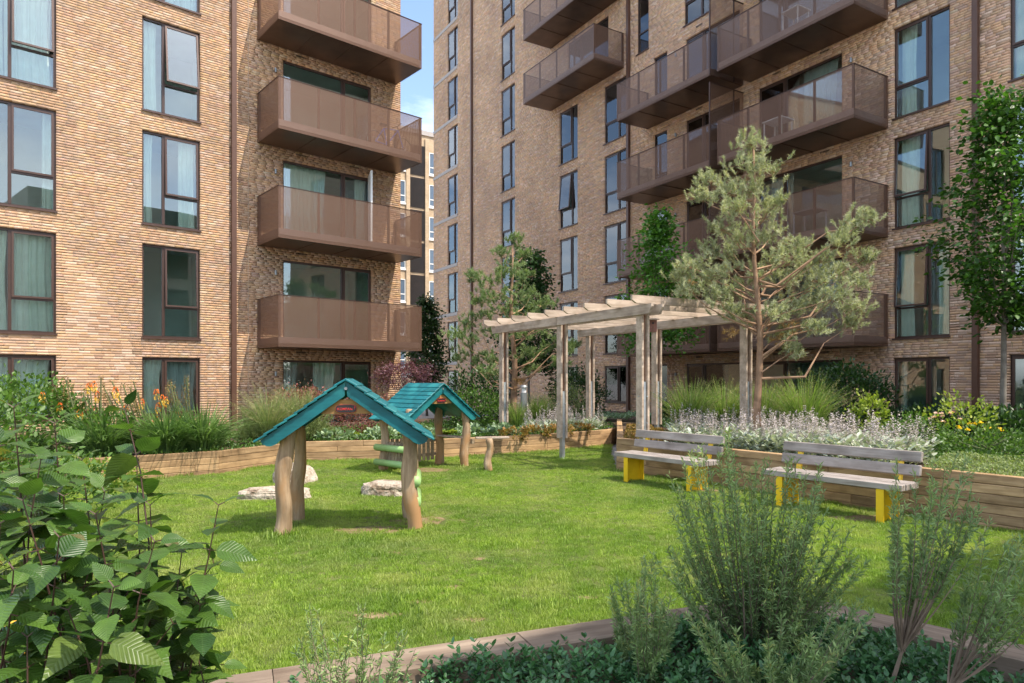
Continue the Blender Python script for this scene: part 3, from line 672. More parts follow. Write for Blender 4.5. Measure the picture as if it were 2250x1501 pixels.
# ------------------------------------------------------------------ planter walls of stacked timbers
def planter(name, label, pts, z0, n, h, th=.12, m='timber', grp=None):
    o = thing(name, label, 'planter wall', (pts[0][0], pts[0][1], 0), 0, grp)
    for i in range(len(pts) - 1):
        a, b = Vector(pts[i]), Vector(pts[i + 1]); d = (b - a); Ls = d.length; d.normalize(); nrm = Vector((-d.y, d.x)); ang = math.atan2(d.y, d.x)
        # the wall body lies on the bed side, the face on the polyline
        for k in range(n):
            x = 0 if k % 2 else -0.0
            while x < Ls - .01:
                l = rng.choice([1.2, 1.8, 2.4]) if x or k % 2 else rng.choice([.7, 1.5]); e = min(Ls, x + l)
                if Ls - e < .35: e = Ls
                c = a + d * ((x + e) / 2) + nrm * (th / 2 + rng.normal(0, .003)) - Vector(pts[0])
                board('timber', e - x - .004, th, h - .004, m, o, (c.x, c.y, z0 + h * (k + .5)), (rng.normal(0, .01), 0, ang), .006); x = e
    return o
planter('timber_planter', 'curving low timber wall holding the sunny bed behind the play houses', [(-8.2, 10.9)] + PL, -.04, 4, .107)
planter('timber_planter', 'tall timber wall of the raised bed behind the two benches', [(1.85, 12.06), (5.36, 7.14), (7.6, 4.0)], -.06, 6, .106)
planter('timber_planter', 'shaded end wall of the raised bed with the silver flower spikes', [(2.75, 17.9), (1.85, 12.06)], -.06, 6, .106)
planter('timber_planter', 'far low timber wall across the path beyond the pergola', [(1.6, 20.3), (5.2, 19.4), (8.6, 21.0)], -.04, 4, .10)
# sleeper edging round the near bed: thickness toward the viewer
ed = thing('timber_edging', 'weathered grey sleeper edging along the near flower bed', 'edging', (0, 0, 0))
for a, b in zip(FB[:-1], FB[1:]):
    a, b = Vector(a), Vector(b); d = b - a; Ls = d.length; d.normalize(); nr = Vector((d.y, -d.x)); ang = math.atan2(d.y, d.x)
    parts = [(0, Ls)] if Ls < 1.7 else [(0, Ls * .55), (Ls * .55, Ls)]
    for x, e in parts:
        c = a + d * ((x + e) / 2) + nr * .11
        board('sleeper', e - x + .02, .22, .13, 'timber_old', ed, (c.x, c.y, .285), (0, 0, ang), .008)
        board('sleeper', e - x + .02, .21, .24, 'timber_old', ed, (c.x, c.y, .095), (0, 0, ang), .008)

for x, y in ((1.6, 3.895),):
    board('sleeper', .20, .20, .129, 'timber_old', ed, (x, y, .2845), (0, 0, .6), .006)

# ------------------------------------------------------------------ pergola
PG = thing('pergola', 'weathered timber pergola with nine rafters on six twin-plank posts', 'pergola', (1.02, 13.87, 0), math.atan2(.55, 1))
# local x = depth direction (1,.55), local y = back along the beam (-.55,1)
SP = 2.52; DW = 2.48; BZ = 2.87
def post(lx, ly, zb, steel0):
    for sx, mm in ((-.062, 'pergola'), (.062, 'pergola')):
        board('post_plank', .045, .16, BZ - .0 - zb, mm, PG, (lx + sx, ly, (BZ + zb) / 2), c=.004)
    board('post_core', .074, .05, BZ - zb - 1.0, 'pergola_red', PG, (lx, ly + .01, (BZ - .2 + zb + .9) / 2), c=.003)
    mb = MB(); mb.box(lx - .035, lx + .035, ly - .05, ly + .05, steel0, zb + .95); mb.box(lx - .08, lx + .08, ly - .08, ly + .08, steel0, steel0 + .012) 
    mb.build('steel_foot', 'steel', PG)
for lx in (0, DW):
    for i, ly in enumerate((-SP, 0, SP)):
        zb = .42 if (lx == 0 and i == 1) else (.62 if i == 0 or lx else .6); post(lx, ly, zb, 0 if lx == 0 and i == 1 else .3)
        mb = MB()
        for q in (-.1, .9): pass
        for zz in (BZ - .09, zb + .25, zb + .7): mb.tube([(lx + .02, ly - .1, zz), (lx + .02, ly - .08, zz)], .012, 8); mb.tube([(lx - .095, ly, zz), (lx - .083, ly, zz)], .012, 8)
        mb.build('bolt', 'steel', PG)
    for sx in (-.112, .112):
        mb = MB(); e = SP + .38
        # beam with raked ends, in two lengths
        for a, b, ra, rb in ((-e, -.003, 1, 0), (.003, e, 0, 1)):
            poly = [(a + (.07 if ra else 0), BZ - .165), (b - (.07 if rb else 0), BZ - .165), (b, BZ - .05), (b, BZ), (a, BZ), (a, BZ - .05)]
            q = MB(); q.prism(poly, -.025, .025); 
            me = q.mesh('beam', 'pergola'); me.transform(Matrix.Rotation(math.pi / 2, 4, 'Z') ); me.transform(Matrix.Rotation(-math.pi/2, 4, 'Z')); o = link('beam', me, PG, (lx + sx, 0, 0), (0, 0, math.pi / 2))
RL = DW + .9
poly = [(-.42 + .09, 0), (DW + .42 - .09, 0), (DW + .42, .055), (DW + .42, .135), (-.42, .135), (-.42, .055)]
q = MB(); q.prism(poly, -.024, .024); RM = q.mesh('rafter', 'pergola')
for i in range(9): link('rafter', RM, PG, (0, -SP - .22 + i * (2 * SP + .44) / 8, BZ + .003))
nb = thing('bird_nest_box', 'small pinkish wooden bird box hung on the pergola corner post', 'bird box', (2.42, 11.82, 2.43), math.atan2(.55, 1) - .35)
mb = MB(); mb.prism([(-.07, 0), (.07, 0), (.07, .21), (-.07, .21)], -.06, .06); mb.build('box_body', 'nestwood', nb)
board('box_roof', .19, .19, .016, 'pergola', nb, (0, -.02, .225), (math.radians(10), 0, 0), .002)
mb = MB(); mb.tube([(0, -.064, .15), (0, -.0605, .15)], .017, 12); mb.build('entrance_hole', 'black', nb)
mb = MB(); mb.box(-.01, .01, -.064, -.0605, 0, .1); mb.build('front_batten', 'pergola_red', nb)

# ------------------------------------------------------------------ benches
def bench(label, fl, fr):
    a, b = Vector(fl), Vector(fr); d = b - a; Lb = 1.72; ang = math.atan2(d.y, d.x); mid = (a + b) / 2
    o = thing('garden_bench', label, 'bench', (mid.x, mid.y, 0), ang, 'benches against the raised bed')
    for i in range(8):
        board('seat_slat', Lb, .040, .07, 'bench', o, (rng.normal(0, .002), .021 + i * .053, .42), (0, 0, 0), .006)
    for z, h, y, t in ((.575, .125, .47, -12), (.728, .125, .505, -12)):
        board('backrest_board', Lb, .045, h, 'bench', o, (0, y, z), (math.radians(t), 0, 0), .010)
    for x in (-Lb / 2 + .20, Lb / 2 - .28):
        g = MB(); g.box(x - .0, x + .085, .012, .022, 0, .384); g.box(x, x + .010, .022, .38, 0, .384); g.box(x + .011, x + .085, .37, .38, 0, .384); g.box(x + .010, x + .085, .022, .37, .372, .384)
        g.build('leg', 'yellow', o)
        g = MB(); g.add([(x + .01, .43, .37), (x + .075, .43, .37), (x + .075, .455, .37), (x + .01, .455, .37), (x + .01, .515, .77), (x + .075, .515, .77), (x + .075, .54, .77), (x + .01, .54, .77)],
                    [(0, 1, 2, 3), (4, 7, 6, 5), (0, 4, 5, 1), (1, 5, 6, 2), (2, 6, 7, 3), (3, 7, 4, 0)])
        g.build('backrest_bracket', 'yellow', o)
    return o
dv = Vector((4.22 - 3.22, 7.47 - 8.84)).normalized()
def bpair(x, y): p = Vector((x, y)); return (p - dv * .86, p + dv * .86)
bench('long slatted bench with yellow legs, the nearer one, partly behind the tall rosemary', *bpair(3.72, 8.10))
bench('long slatted bench with yellow legs, the farther one beside the pergola post', *bpair(2.14, 10.22))

# ------------------------------------------------------------------ play houses
def logpost(name, parent, p0, p1, r, seed, flat_top=True):
    q = np.random.default_rng(seed); n = 20; pts = []; rad = []
    a, b = Vector(p0), Vector(p1)
    for i in range(n):
        t = i / (n - 1); w = math.sin(math.pi * t); off = Vector((.030 * math.sin(6 * t + seed), .020 * math.sin(5 * t + 2 * seed), 0)) * w
        pts.append(a.lerp(b, t) + off); rad.append(r * (1.10 - .16 * t + .07 * math.sin(8 * t + seed * 1.7) + .05 * math.sin(19 * t + seed) + (.12 if i == 0 else 0)))
    rad[-1] *= .9; pts.append(pts[-1] + Vector((0, 0, .008))); rad.append(rad[-1] * .8)
    mb = MB(); mb.tube([(0, 0, 0)] * 0 or pts, rad, 14); me = mb.mesh(name, 'log', True)
    # grain runs along local x in the wood material: lay the mesh down in its own space
    R = Matrix.Rotation(math.radians(90), 4, 'Y'); me.transform(Matrix.Translation(-a)); me.transform(R)
    o = link(name, me, parent); o.matrix_local = Matrix.Translation(a) @ R.inverted(); return o
SL = math.atan2(.62, .87); HW = .87
def roof(o, ridge, depth, name='roof'):
    y0, y1 = -.14, depth - .14; sl = math.hypot(HW, .62)
    n = 9; bw = sl / n + .028
    rf = MB()
    # roof part: the inner sheathing, boards and barge boards are its pieces
    g = MB(); g.add([(0, y0 + .05, ridge - .03), (HW - .05, y0 + .05, ridge - .03 - (HW - .05) * math.tan(SL)), (HW - .05, y1 - .05, ridge - .03 - (HW - .05) * math.tan(SL)), (0, y1 - .05, ridge - .03),
                     (-HW + .05, y0 + .05, ridge - .03 - (HW - .05) * math.tan(SL)), (-HW + .05, y1 - .05, ridge - .03 - (HW - .05) * math.tan(SL))], [(0, 1, 2, 3), (0, 3, 5, 4)])
    r = g.build('roof', 'teal', o)
    for sg in (-1, 1):
        for i in range(n):
            s = (i + .5) * sl / n + .006; tl = math.radians(6)
            x = s * math.cos(SL) * sg; z = ridge - s * math.sin(SL) + .012
            board('roof_board', bw, depth, .022, 'teal', r, (x, (y0 + y1) / 2, z), (0, (SL - tl) * sg, 0), .005)
        for yy in (y0 + .035, y1 - .075):
            # barge board with a rounded foot
            L2 = sl - .05; P = [(0, 0), (L2, 0), (L2 + .005, -.04), (L2 - .015, -.08), (L2 - .05, -.108), (L2 - .10, -.118), (L2 - .15, -.112), (L2 - .20, -.115), (.11 * math.tan(SL) + .02, -.115)]
            Q = [(sg * (u * math.cos(SL) + v * math.sin(SL)), ridge - .012 - u * math.sin(SL) + v * math.cos(SL)) for u, v in P]
            Q = [(max(0, x * sg) * sg, z) for x, z in Q]
            g = MB(); g.prism(Q, yy, yy + .045); g.build('barge_board', 'teal', r)
    g = MB(); g.tube([(0, y0 + .034, ridge - .085), (0, y0 + .026, ridge - .085)], .016, 10); g.build('bolt', 'lamp_metal', r)
    # gable board and its oval plate
    g = MB(); g.prism([(-.25, ridge - .345), (.25, ridge - .345), (.15, ridge - .20), (-.15, ridge - .20)], y0 + .082, y0 + .11); gb = g.build('gable_board', 'signwood', o)
    pl = [(.105 * math.copysign(abs(math.cos(a)) ** .6, math.cos(a)), ridge - .292 + .042 * math.copysign(abs(math.sin(a)) ** .6, math.sin(a))) for a in np.linspace(0, 2 * math.pi, 25)[:-1]]
    g = MB(); g.prism(pl, y0 + .070, y0 + .0815); g.build('plate', 'red', gb)
    g = MB(); g.prism([(x * .97, (z - ridge + .292) * .93 + ridge - .292) for x, z in pl], y0 + .066, y0 + .0695); g.build('plate_face', 'black', gb)
    fc = bpy.data.curves.new('lettering', 'FONT'); fc.body = 'KOMPAN'; fc.size = .036; fc.align_x = 'CENTER'; fc.align_y = 'CENTER'; fc.extrude = .001; fc.offset = .0003; fc.materials.append(M['red'])
    fo = bpy.data.objects.new('lettering', fc); COL.objects.link(fo); bpy.context.view_layer.update()
    me = bpy.data.meshes.new_from_object(fo.evaluated_get(bpy.context.evaluated_depsgraph_get())); bpy.data.objects.remove(fo)
    link('lettering', me, gb, (-.012, y0 + .0648, ridge - .296), (math.pi / 2, 0, 0))
    g = MB(); g.prism([(.080, ridge - .302), (.084, ridge - .302), (.088, ridge - .265), (.084, ridge - .265)], y0 + .063, y0 + .0655); g.prism([(.076, ridge - .282), (.096, ridge - .278), (.096, ridge - .274), (.076, ridge - .277)], y0 + .060, y0 + .0628); g.build('emblem', 'red', gb)
    return r
def W2L(o, x, y):
    p = Matrix.Rotation(-o.rotation_euler.z, 4, 'Z') @ (Vector((x, y, 0)) - o.location); return p.x, p.y
h1 = thing('play_house', 'open play house with teal roof on four log posts, the nearer one', 'play house', (-1.70, 7.02, 0), math.radians(9), 'play houses on the lawn')
roof(h1, 1.60, .985)
for i, (x, y, lean) in enumerate(((-2.37, 7.02, .04), (-1.03, 7.28, -.05), (-2.40, 7.68, .01), (-1.18, 7.93, -.01))):
    lx, ly = W2L(h1, x, y); logpost('log_post', h1, (lx, ly, -.06), (lx + lean + (.03 if i == 0 else -.03 if i == 1 else 0), ly - (.0 if i < 2 else .06), 1.10 if i < 2 else 1.08), .078 if i < 2 else .072, i + 1)
for z in (.30, .52):
    g = MB(); g.tube([(.70, .10, z), (.72, .78, z)], .062, 12); g.build('side_rail', 'lime', h1, smooth=True)
h2 = thing('play_house', 'open wooden play house with teal roof, picket back and green side logs, the farther one', 'play house', (-1.29, 12.05, 0), math.radians(48), 'play houses on the lawn')
roof(h2, 1.53, .985)
for i, (x, y) in enumerate(((-.66, 0.02), (.66, .02), (-.66, .72), (.66, .72))): logpost('log_post', h2, (x, y, -.05), (x * .985, y, 1.10 if True else 1), .075, i + 9)
for z in (.16, .42):
    g = MB(); g.tube([(-.75, -.12, z), (-.75, .82, z)], .058, 12); g.build('side_rail', 'lime', h2, smooth=True)
for i in range(7): board('picket', .018, .07, .44, 'picket', h2, (-.66, .10 + i * .088, .30), (0, 0, 0), .003)
for i in range(11): board('picket', .07, .018, .44 + .02 * (i % 2), 'picket', h2, (-.56 + i * .105, .73, .32), (0, 0, 0), .003)
for z in (.2, .46): board('picket_rail', 1.2, .03, .05, 'picket', h2, (0, .765, z), (0, 0, 0), .003)
board('counter', .15, .72, .03, 'pergola', h2, (.66, .37, .545), (0, 0, 0), .004)
board('counter', .62, .13, .03, 'pergola', h2, (1.05, -.30, .535), (0, 0, math.radians(-35)), .004)
board('counter_block', .06, .06, .09, 'picket', h2, (.74, -.09, .475), (0, 0, 0), .004)
sx, sy = -.40, 11.95; lx, ly = W2L(h2, sx, sy); logpost('stub_post', h2, (lx, ly, -.04), (lx, ly, .57), .062, 22)

# ------------------------------------------------------------------ boulders
from mathutils import noise
def boulder(label, loc, size, rz, seed, flatk=.0):
    bm = bmesh.new(); bmesh.ops.create_icosphere(bm, subdivisions=4, radius=1)
    for v in bm.verts:
        p = v.co.copy()
        if flatk: p = Vector((math.copysign(abs(p.x) ** .55, p.x), math.copysign(abs(p.y) ** .6, p.y), math.copysign(abs(p.z) ** .5, p.z)))
        d = noise.fractal(p * 1.3 + Vector((seed, 0, 0)), .9, 2.1, 5); e = abs(noise.noise(p * 2.6 + Vector((0, seed, 0))))
        p *= 1 + .13 * d - .10 * e; v.co = Vector((p.x * size[0], p.y * size[1], p.z * size[2]))
    me = bpy.data.meshes.new('boulder'); bm.to_mesh(me); bm.free(); me.materials.append(M['rock'])
    return tag(link('boulder', me, None, loc, (0, 0, rz)), label, 'boulder', 'pale boulders on the lawn')
boulder('rounded dome shaped pale boulder behind the near play house', (-3.42, 10.75, -.02), (.36, .30, .34), .3, 3)
boulder('long low flat topped pale stone left of the near play house', (-3.22, 9.25, .015), (.48, .18, .135), .08, 8, 1)
boulder('chunky pale stone with dark broken face between the play houses', (-1.75, 9.55, .015), (.36, .22, .17), -.1, 13, 1)

# ------------------------------------------------------------------ bollard light, meter box, balcony furniture
def bollard():
    o = thing('bollard_light', 'grey cylindrical bollard light standing in the bed behind the pergola', 'garden light', (.30, 17.2, .3))
    mb = MB(); mb.tube([(0, 0, 0), (0, 0, .98)], .085, 16); mb.build('column', 'lamp_metal', o, smooth=False)
    mb = MB(); mb.tube([(0, 0, .985), (0, 0, 1.10)], .06, 14); mb.build('lens', 'white', o)
    mb = MB(); mb.tube([(0, 0, 1.10), (0, 0, 1.125), (0, 0, 1.17), (0, 0, 1.175)], [.10, .10, .075, .05], 16); mb.build('cap', 'lamp_metal', o)
bollard()
mb = MB(); mb.box(-.14, .14, -.08, .08, 0, .30); mb.box(-.15, .15, -.09, .09, .302, .325)
tag(mb.build('cable_box', 'white', None, (2.62, 18.4, 0)), 'low white cable box on the path between the planters', 'utility box')
def onb(b, s, n, z): return b.matrix_basis @ Vector((s, n, z))
def folding_chair(b, s, n, z, rz, label):
    p = onb(b, s, n, z); o = thing('folding_chair', label, 'chair', p, rz)
    for y in (-.18, .18):
        g = MB(); g.tube([(-.2, y, 0), (.14, y, .88)], .014, 6); g.tube([(.22, y, 0), (-.14, y, .46)], .014, 6); g.build('leg', 'pipe', o)
    for i in range(4): board('seat_slat', .08, .36, .015, 'pipe', o, (-.13 + i * .09, 0, .45), c=0)
    for i in range(4): board('backrest_slat', .015, .36, .05, 'pipe', o, (.045 + i * .028, 0, .60 + i * .075), (0, .35, 0), c=0)
def table(b, s, n, z, rz, label, w=.7, m='white'):
    p = onb(b, s, n, z); o = thing('balcony_table', label, 'table', p, rz)
    board('table_top', w, .6, .03, m, o, (0, 0, .72), c=.003)
    for x in (-w / 2 + .05, w / 2 - .05):
        for y in (-.25, .25): g = MB(); g.tube([(x, y, 0), (x, y, .70)], .02, 6); g.build('leg', m, o)
folding_chair(B2, -5.6, -.8, 9.80 - .98, A2 + 1.9, 'brown slatted folding chair on the third floor balcony beside the privacy screen')
table(B2, -3.1, -.8, 5.80 + .0 + 3 - .0 - 2.98 + 2.98 - .0, A2, 'white topped table on the upper right balcony')
table(B2, -2.4, -.9, 11.80, A2, 'pale square table with round stool, on the highest right balcony', .6)
table(B2, -2.0, -.8, 5.80, A2, 'small metal table on the second floor right balcony', .8, 'lamp_metal')
def bicycle(b, s, n, z, rz, label):
    o = thing('bicycle', label, 'bicycle', onb(b, s, n, z), rz)
    for x in (-.5, .5):
        g = MB(); g.tube([(x + .32 * math.cos(a), 0, .33 + .32 * math.sin(a)) for a in np.linspace(0, 2 * math.pi, 21)], .014, 6, False); w = g.build('wheel', 'black', o)
        g = MB()
        for k in range(8): a = k * math.pi / 4; g.tube([(x, 0, .33), (x + .31 * math.cos(a), 0, .33 + .31 * math.sin(a))], .002, 3, False)
        g.build('spoke', 'lamp_metal', w)
    g = MB(); A, Bq, Cq, D, E = (-.5, 0, .33), (-.1, 0, .3), (-.2, 0, .8), (.32, 0, .85), (.5, 0, .33)
    for p, q in ((A, Bq), (A, Cq), (Bq, Cq), (Bq, D), (Cq, D), (D, E)): g.tube([p, q], .016, 6)
    g.build('frame', 'blueprint', o)
    g = MB(); g.box(-.32, -.12, -.06, .06, .88, .93); g.build('saddle', 'black', o)
    g = MB(); g.tube([(.28, -.26, 1.0), (.30, 0, .98), (.28, .26, 1.0)], .012, 6); g.tube([(.32, 0, .85), (.30, 0, .98)], .014, 6); g.build('handlebar', 'black', o)
bicycle(B1, 6.9, -.9, 5.80 + 3 - .02, A1, 'bicycle parked behind the perforated front of a sunlit balcony')
mb = MB(); mb.box(-.7, .7, -.25, .25, 0, .45); mb.box(-.7, .7, .15, .25, .45, .8)
tag(mb.build('outdoor_sofa', 'curtain_grey', None, onb(B2, -8.6, -.7, 5.80), (0, 0, A2)), 'covered outdoor sofa at the left end of a shaded balcony', 'sofa')
mb = MB(); mb.box(-.3, .3, -.15, .15, 0, .75); 
tag(mb.build('storage_box', 'picket', None, onb(B2, -9.0, -.9, 8.80), (0, 0, A2)), 'tan storage box on the third floor balcony above the pale tree', 'box')
# ------------------------------------------------------------------ plant materials
M['needle'] = leaf_mat('pine_needles', (.20, .23, .12), (.52, .53, .36), .5, .25, tint2=(.36, .22, .09))
M['needle2'] = leaf_mat('fresh_pine_needles', (.09, .15, .055), (.30, .38, .16), .5, .25)
M['hornbeam'] = leaf_mat('hornbeam_leaves', (.028, .075, .014), (.085, .20, .028), .4, .3)
M['brightleaf'] = leaf_mat('bright_leaves', (.04, .12, .02), (.14, .30, .045), .38, .35)
M['darkleaf'] = leaf_mat('dark_leaves', (.018, .045, .014), (.05, .11, .028), .35, .22)
M['midleaf'] = leaf_mat('mid_leaves', (.04, .095, .02), (.12, .22, .04), .45, .3)
M['yellowleaf'] = leaf_mat('yellow_green_leaves', (.10, .17, .022), (.34, .40, .07), .45, .35)
M['silver'] = leaf_mat('silver_leaves', (.30, .36, .27), (.56, .60, .52), .8, .15)
M['silverspike'] = leaf_mat('silver_flower_spikes', (.36, .32, .345), (.58, .52, .55), .85, .1)
M['feather'] = leaf_mat('feathery_leaves', (.13, .18, .06), (.32, .38, .16), .6, .3)
M['grassblade'] = leaf_mat('tall_grass_blades', (.10, .18, .04), (.32, .42, .12), .45, .35)
M['plume'] = leaf_mat('grass_plumes', (.25, .22, .11), (.45, .42, .25), .8, .3)
M['strap'] = leaf_mat('strap_leaves', (.06, .13, .035), (.20, .31, .10), .35, .25)
M['redleaf'] = leaf_mat('dark_red_leaves', (.09, .032, .030), (.30, .11, .095), .45, .3, tint2=(.24, .22, .08))
M['purple'] = leaf_mat('purple_leaves', (.065, .025, .040), (.20, .085, .11), .45, .3)
M['rosemary'] = leaf_mat('rosemary_leaves', (.065, .12, .045), (.25, .36, .14), .5, .2, tint2=(.38, .38, .13))
M['vinca'] = leaf_mat('periwinkle_leaves', (.030, .085, .036), (.10, .24, .09), .26, .2)
M['bigleaf'] = leaf_mat('veined_leaves', (.019, .060, .015), (.085, .165, .028), .34, .24, veins=True, tint2=(.13, .12, .045))
M['hosta'] = leaf_mat('variegated_leaves', (.12, .22, .10), (.42, .52, .36), .5, .2)
M['heuchera'] = leaf_mat('rusty_leaves', (.16, .15, .03), (.40, .20, .07), .5, .3)
M['torch_red'] = leaf_mat('torch_red', (.70, .10, .02), (.85, .25, .02), .5, .2)
M['torch_yellow'] = leaf_mat('torch_yellow', (.80, .42, .03), (.85, .62, .12), .5, .2)
M['torch_spent'] = leaf_mat('spent_flowers', (.20, .14, .06), (.34, .24, .10), .8, .1)
M['petal_yellow'] = leaf_mat('yellow_petals', (.75, .50, .02), (.85, .62, .05), .5, .3)
M['petal_pink'] = leaf_mat('pink_petals', (.70, .40, .34), (.85, .62, .55), .5, .3)
M['lavender'] = leaf_mat('lavender_spikes', (.14, .11, .20), (.28, .24, .34), .8, .1)
M['turf'] = leaf_mat('turf_blades', (.135, .225, .028), (.33, .45, .085), .5, .4, dry=(.42, .43, .16))

def V3(*a): return np.array(a, float)
def foliage(P, D, size, tmpl=LEAF, wid=1.0, t=None, roll=1.0, up=None):
    """leaves at P pointing along D"""
    n = len(P); size = np.broadcast_to(size, (n,)); R = frames(D, roll=rng.uniform(-1, 1, n) * roll)
    sc = np.stack([size * wid, size, size], 1)
    return scatter(tmpl[0], tmpl[1], R, P, sc, rng.uniform(0, 1, n) if t is None else t)
def put(name, parts, m, parent=None, loc=(0, 0, 0)):
    V, F, t = join(parts) if isinstance(parts, list) else parts
    return link(name, polymesh(name, V, F, m, t), parent, loc)
def clumps(c, r, n, per, cl):
    """leaf positions gathered in small clumps over an ellipsoid: centre c, radii r"""
    d = rdir(n); rad = rng.uniform(.35, 1.0, n) ** .5; C = c + d * rad[:, None] * r
    P = np.repeat(C, per, 0) + rng.normal(0, cl, (n * per, 3)); out = np.repeat(d, per, 0)
    return P, out
def shrub(name, label, cat, c, r, m, nclump=120, per=14, size=.05, wid=1.0, base=.3, grp=None, stem='stem', upb=.5, tmpl=LEAF, cl=.35, sprays=0):
    """bushy plant: clumps of leaves round a few woody stems; c is the crown centre, base the soil level"""
    o = thing(name, label, cat, (c[0], c[1], base), 0, grp); c = V3(*c); r = V3(*r)
    P, out = clumps(c, r, nclump, per, min(r) * cl * .5)
    if sprays:
        d = rdir(sprays, .0, 1); L = rng.uniform(.85, 1.25, sprays); k = 8; tt = np.linspace(.6, 1, k)
        Q = (c + (d * L[:, None] * r)[:, None, :] * tt[None, :, None]).reshape(-1, 3); P = np.concatenate([P, Q + rng.normal(0, size * .3, Q.shape)]); out = np.concatenate([out, np.repeat(d, k, 0)])
    P[:, 2] = np.maximum(P[:, 2], base + .02)
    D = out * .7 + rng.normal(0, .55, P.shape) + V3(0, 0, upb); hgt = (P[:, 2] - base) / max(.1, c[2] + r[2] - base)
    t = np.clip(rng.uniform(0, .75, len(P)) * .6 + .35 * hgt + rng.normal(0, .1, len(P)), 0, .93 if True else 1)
    t = np.where(rng.random(len(P)) < .04, 1.0, t)
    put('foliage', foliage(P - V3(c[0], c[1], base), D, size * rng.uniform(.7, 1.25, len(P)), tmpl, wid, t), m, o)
    mb = MB()
    for i in range(7):
        d = rdir(1, .1, 1)[0]; e = c + d * r * .75; mid = V3(c[0] + d[0] * .06, c[1] + d[1] * .06, (base + e[2]) / 2); q = V3(c[0], c[1], base)
        mb.tube([V3(0, 0, -.05), mid - q, e - q], [.014, .010, .004], 5)
    mb.build('stems', stem, o); return o
# ------------------------------------------------------------------ pines
def pine(label, base, top, clusters, nshoot, nper, nl, m, seed, trunk_r=.09, brown=()):
    o = thing('pine_tree', label, 'pine tree', tuple(base)); q = np.random.default_rng(seed); base = V3(*base)
    tp = []; top = V3(*top)
    for i in range(9):
        f = i / 8; tp.append(V3(*(base * (1 - f) + top * f)) + V3(.05 * math.sin(3 * f * 3 + seed), .04 * math.cos(5 * f), 0) * (1 if 0 < i < 8 else 0))
    mb = MB(); mb.tube([p - base for p in tp], [trunk_r * (1 - .82 * (i / 8) ** .9) for i in range(9)], 10); mb.build('trunk', 'pinebark', o, smooth=True)
    P, D, S = [], [], []; lb = MB()
    for (c, r) in clusters:
        c = V3(*c); h = (c[2] - base[2]) - np.linalg.norm((c - base)[:2]) * .55; f = min(.97, max(.22, h / (top[2] - base[2]))); a = base * (1 - f) + top * f
        L = np.linalg.norm(c - a)
        if L > r * .9:
            bend = V3(0, 0, -.06 * L) + q.normal(0, .09 * L, 3)
            pts = [a, a * .66 + c * .34 + bend, a * .3 + c * .7 + bend * .3 + q.normal(0, .05 * L, 3), c]; lb.tube([p - base for p in pts], [min(.026, .012 + .010 * L), .009 + .007 * L, .009, .004], 6)
        for s in range(nshoot):
            d = q.normal(0, 1, 3); d[2] = abs(d[2]) * .8 + .1; d /= np.linalg.norm(d); out = (c - a) / (L + 1e-6) * .5; d2 = d + out + V3(0, 0, .35); d2 /= np.linalg.norm(d2)
            st = c + q.normal(0, .5, 3) * r * V3(1, 1, .62); e = st + d2 * q.uniform(.10, .20)
            if s % 3 == 0: lb.tube([c - base, (c + st) / 2 + q.normal(0, .02, 3) - base, st - base], [.005, .004, .003], 3, False)
            u = q.uniform(0, 1, nper) ** .8; pp = st + (e - st) * u[:, None]; nd = q.normal(0, 1, (nper, 3)) * .75 + d2 * 1.0
            P.append(pp); D.append(nd); S.append(np.full(nper, q.uniform(.15, .75)) + q.normal(0, .08, nper))
    lb.build('limbs', 'pinebark', o)
    P = np.concatenate(P); D = np.concatenate(D); t = np.clip(np.concatenate(S), 0, .9)
    put('needles', foliage(P - base, D, nl * q.uniform(.7, 1.2, len(P)), NEEDLE, .15, t, 3), m, o)
    if len(brown):
        P, D = [], []
        for c, r in brown:
            for s in range(10):
                d = rdir(1)[0]; st = V3(*c) + q.normal(0, .4, 3) * r; P.append(st + d * q.uniform(0, .1, (30, 1))); D.append(q.normal(0, 1, (30, 3)) + d)
        P = np.concatenate(P); put('dead_needles', foliage(P - base, np.concatenate(D), nl, NEEDLE, .085, np.ones(len(P)), 3), M['needle'], o)
    return o
def px3(lst, Y, r0, sp=.45, s=1):
    q = np.random.default_rng(s); out = []
    for e in lst:
        d = q.uniform(-sp, sp) if len(e) < 4 else e[3]; yy = Y + d; out.append((at(e[0], e[1], yy), (e[2] if len(e) > 2 else r0) / 1500 * yy))
    return out
Y2 = 11.6
CL = [(1655, 318, 34, 0), (1640, 360, 42, .1), (1672, 375, 38, -.1), (1655, 420, 34, 0), (1560, 400, 32), (1600, 425, 36), (1545, 440, 24), (1618, 462, 30), (1585, 505, 34), (1625, 530, 36), (1675, 480, 34), (1700, 452, 28), (1690, 525, 30),
      (1525, 590, 36), (1560, 615, 40), (1595, 600, 36), (1515, 640, 32), (1490, 615, 22), (1612, 560, 30), (1580, 655, 34), (1625, 640, 34), (1680, 600, 40), (1715, 570, 36), (1750, 545, 34), (1720, 630, 40), (1760, 600, 36),
      (1800, 570, 34), (1840, 530, 34), (1875, 505, 34), (1905, 485, 26), (1800, 620, 38), (1845, 605, 34), (1885, 620, 28), (1835, 655, 38), (1880, 680, 34), (1870, 715, 26), (1790, 670, 36), (1745, 680, 36), (1700, 690, 30),
      (1640, 700, 28), (1740, 775, 22), (1720, 740, 22), (1605, 690, 26), (1790, 725, 26), (1560, 560, 26), (1900, 570, 20)]
tr2 = at(1668, 905, Y2); tr2[2] = .42
pine('tall sparse pine tree with crooked bare limbs growing behind the nearer bench', tr2, at(1656, 330, Y2), px3(CL, Y2, 38, .7, 4), 34, 60, .070, 'needle', 11, .075, px3([(1605, 725, 20), (1735, 715, 24), (1700, 745, 18), (1520, 628, 16)], Y2, 20, .2, 3))
Y1 = 18.3
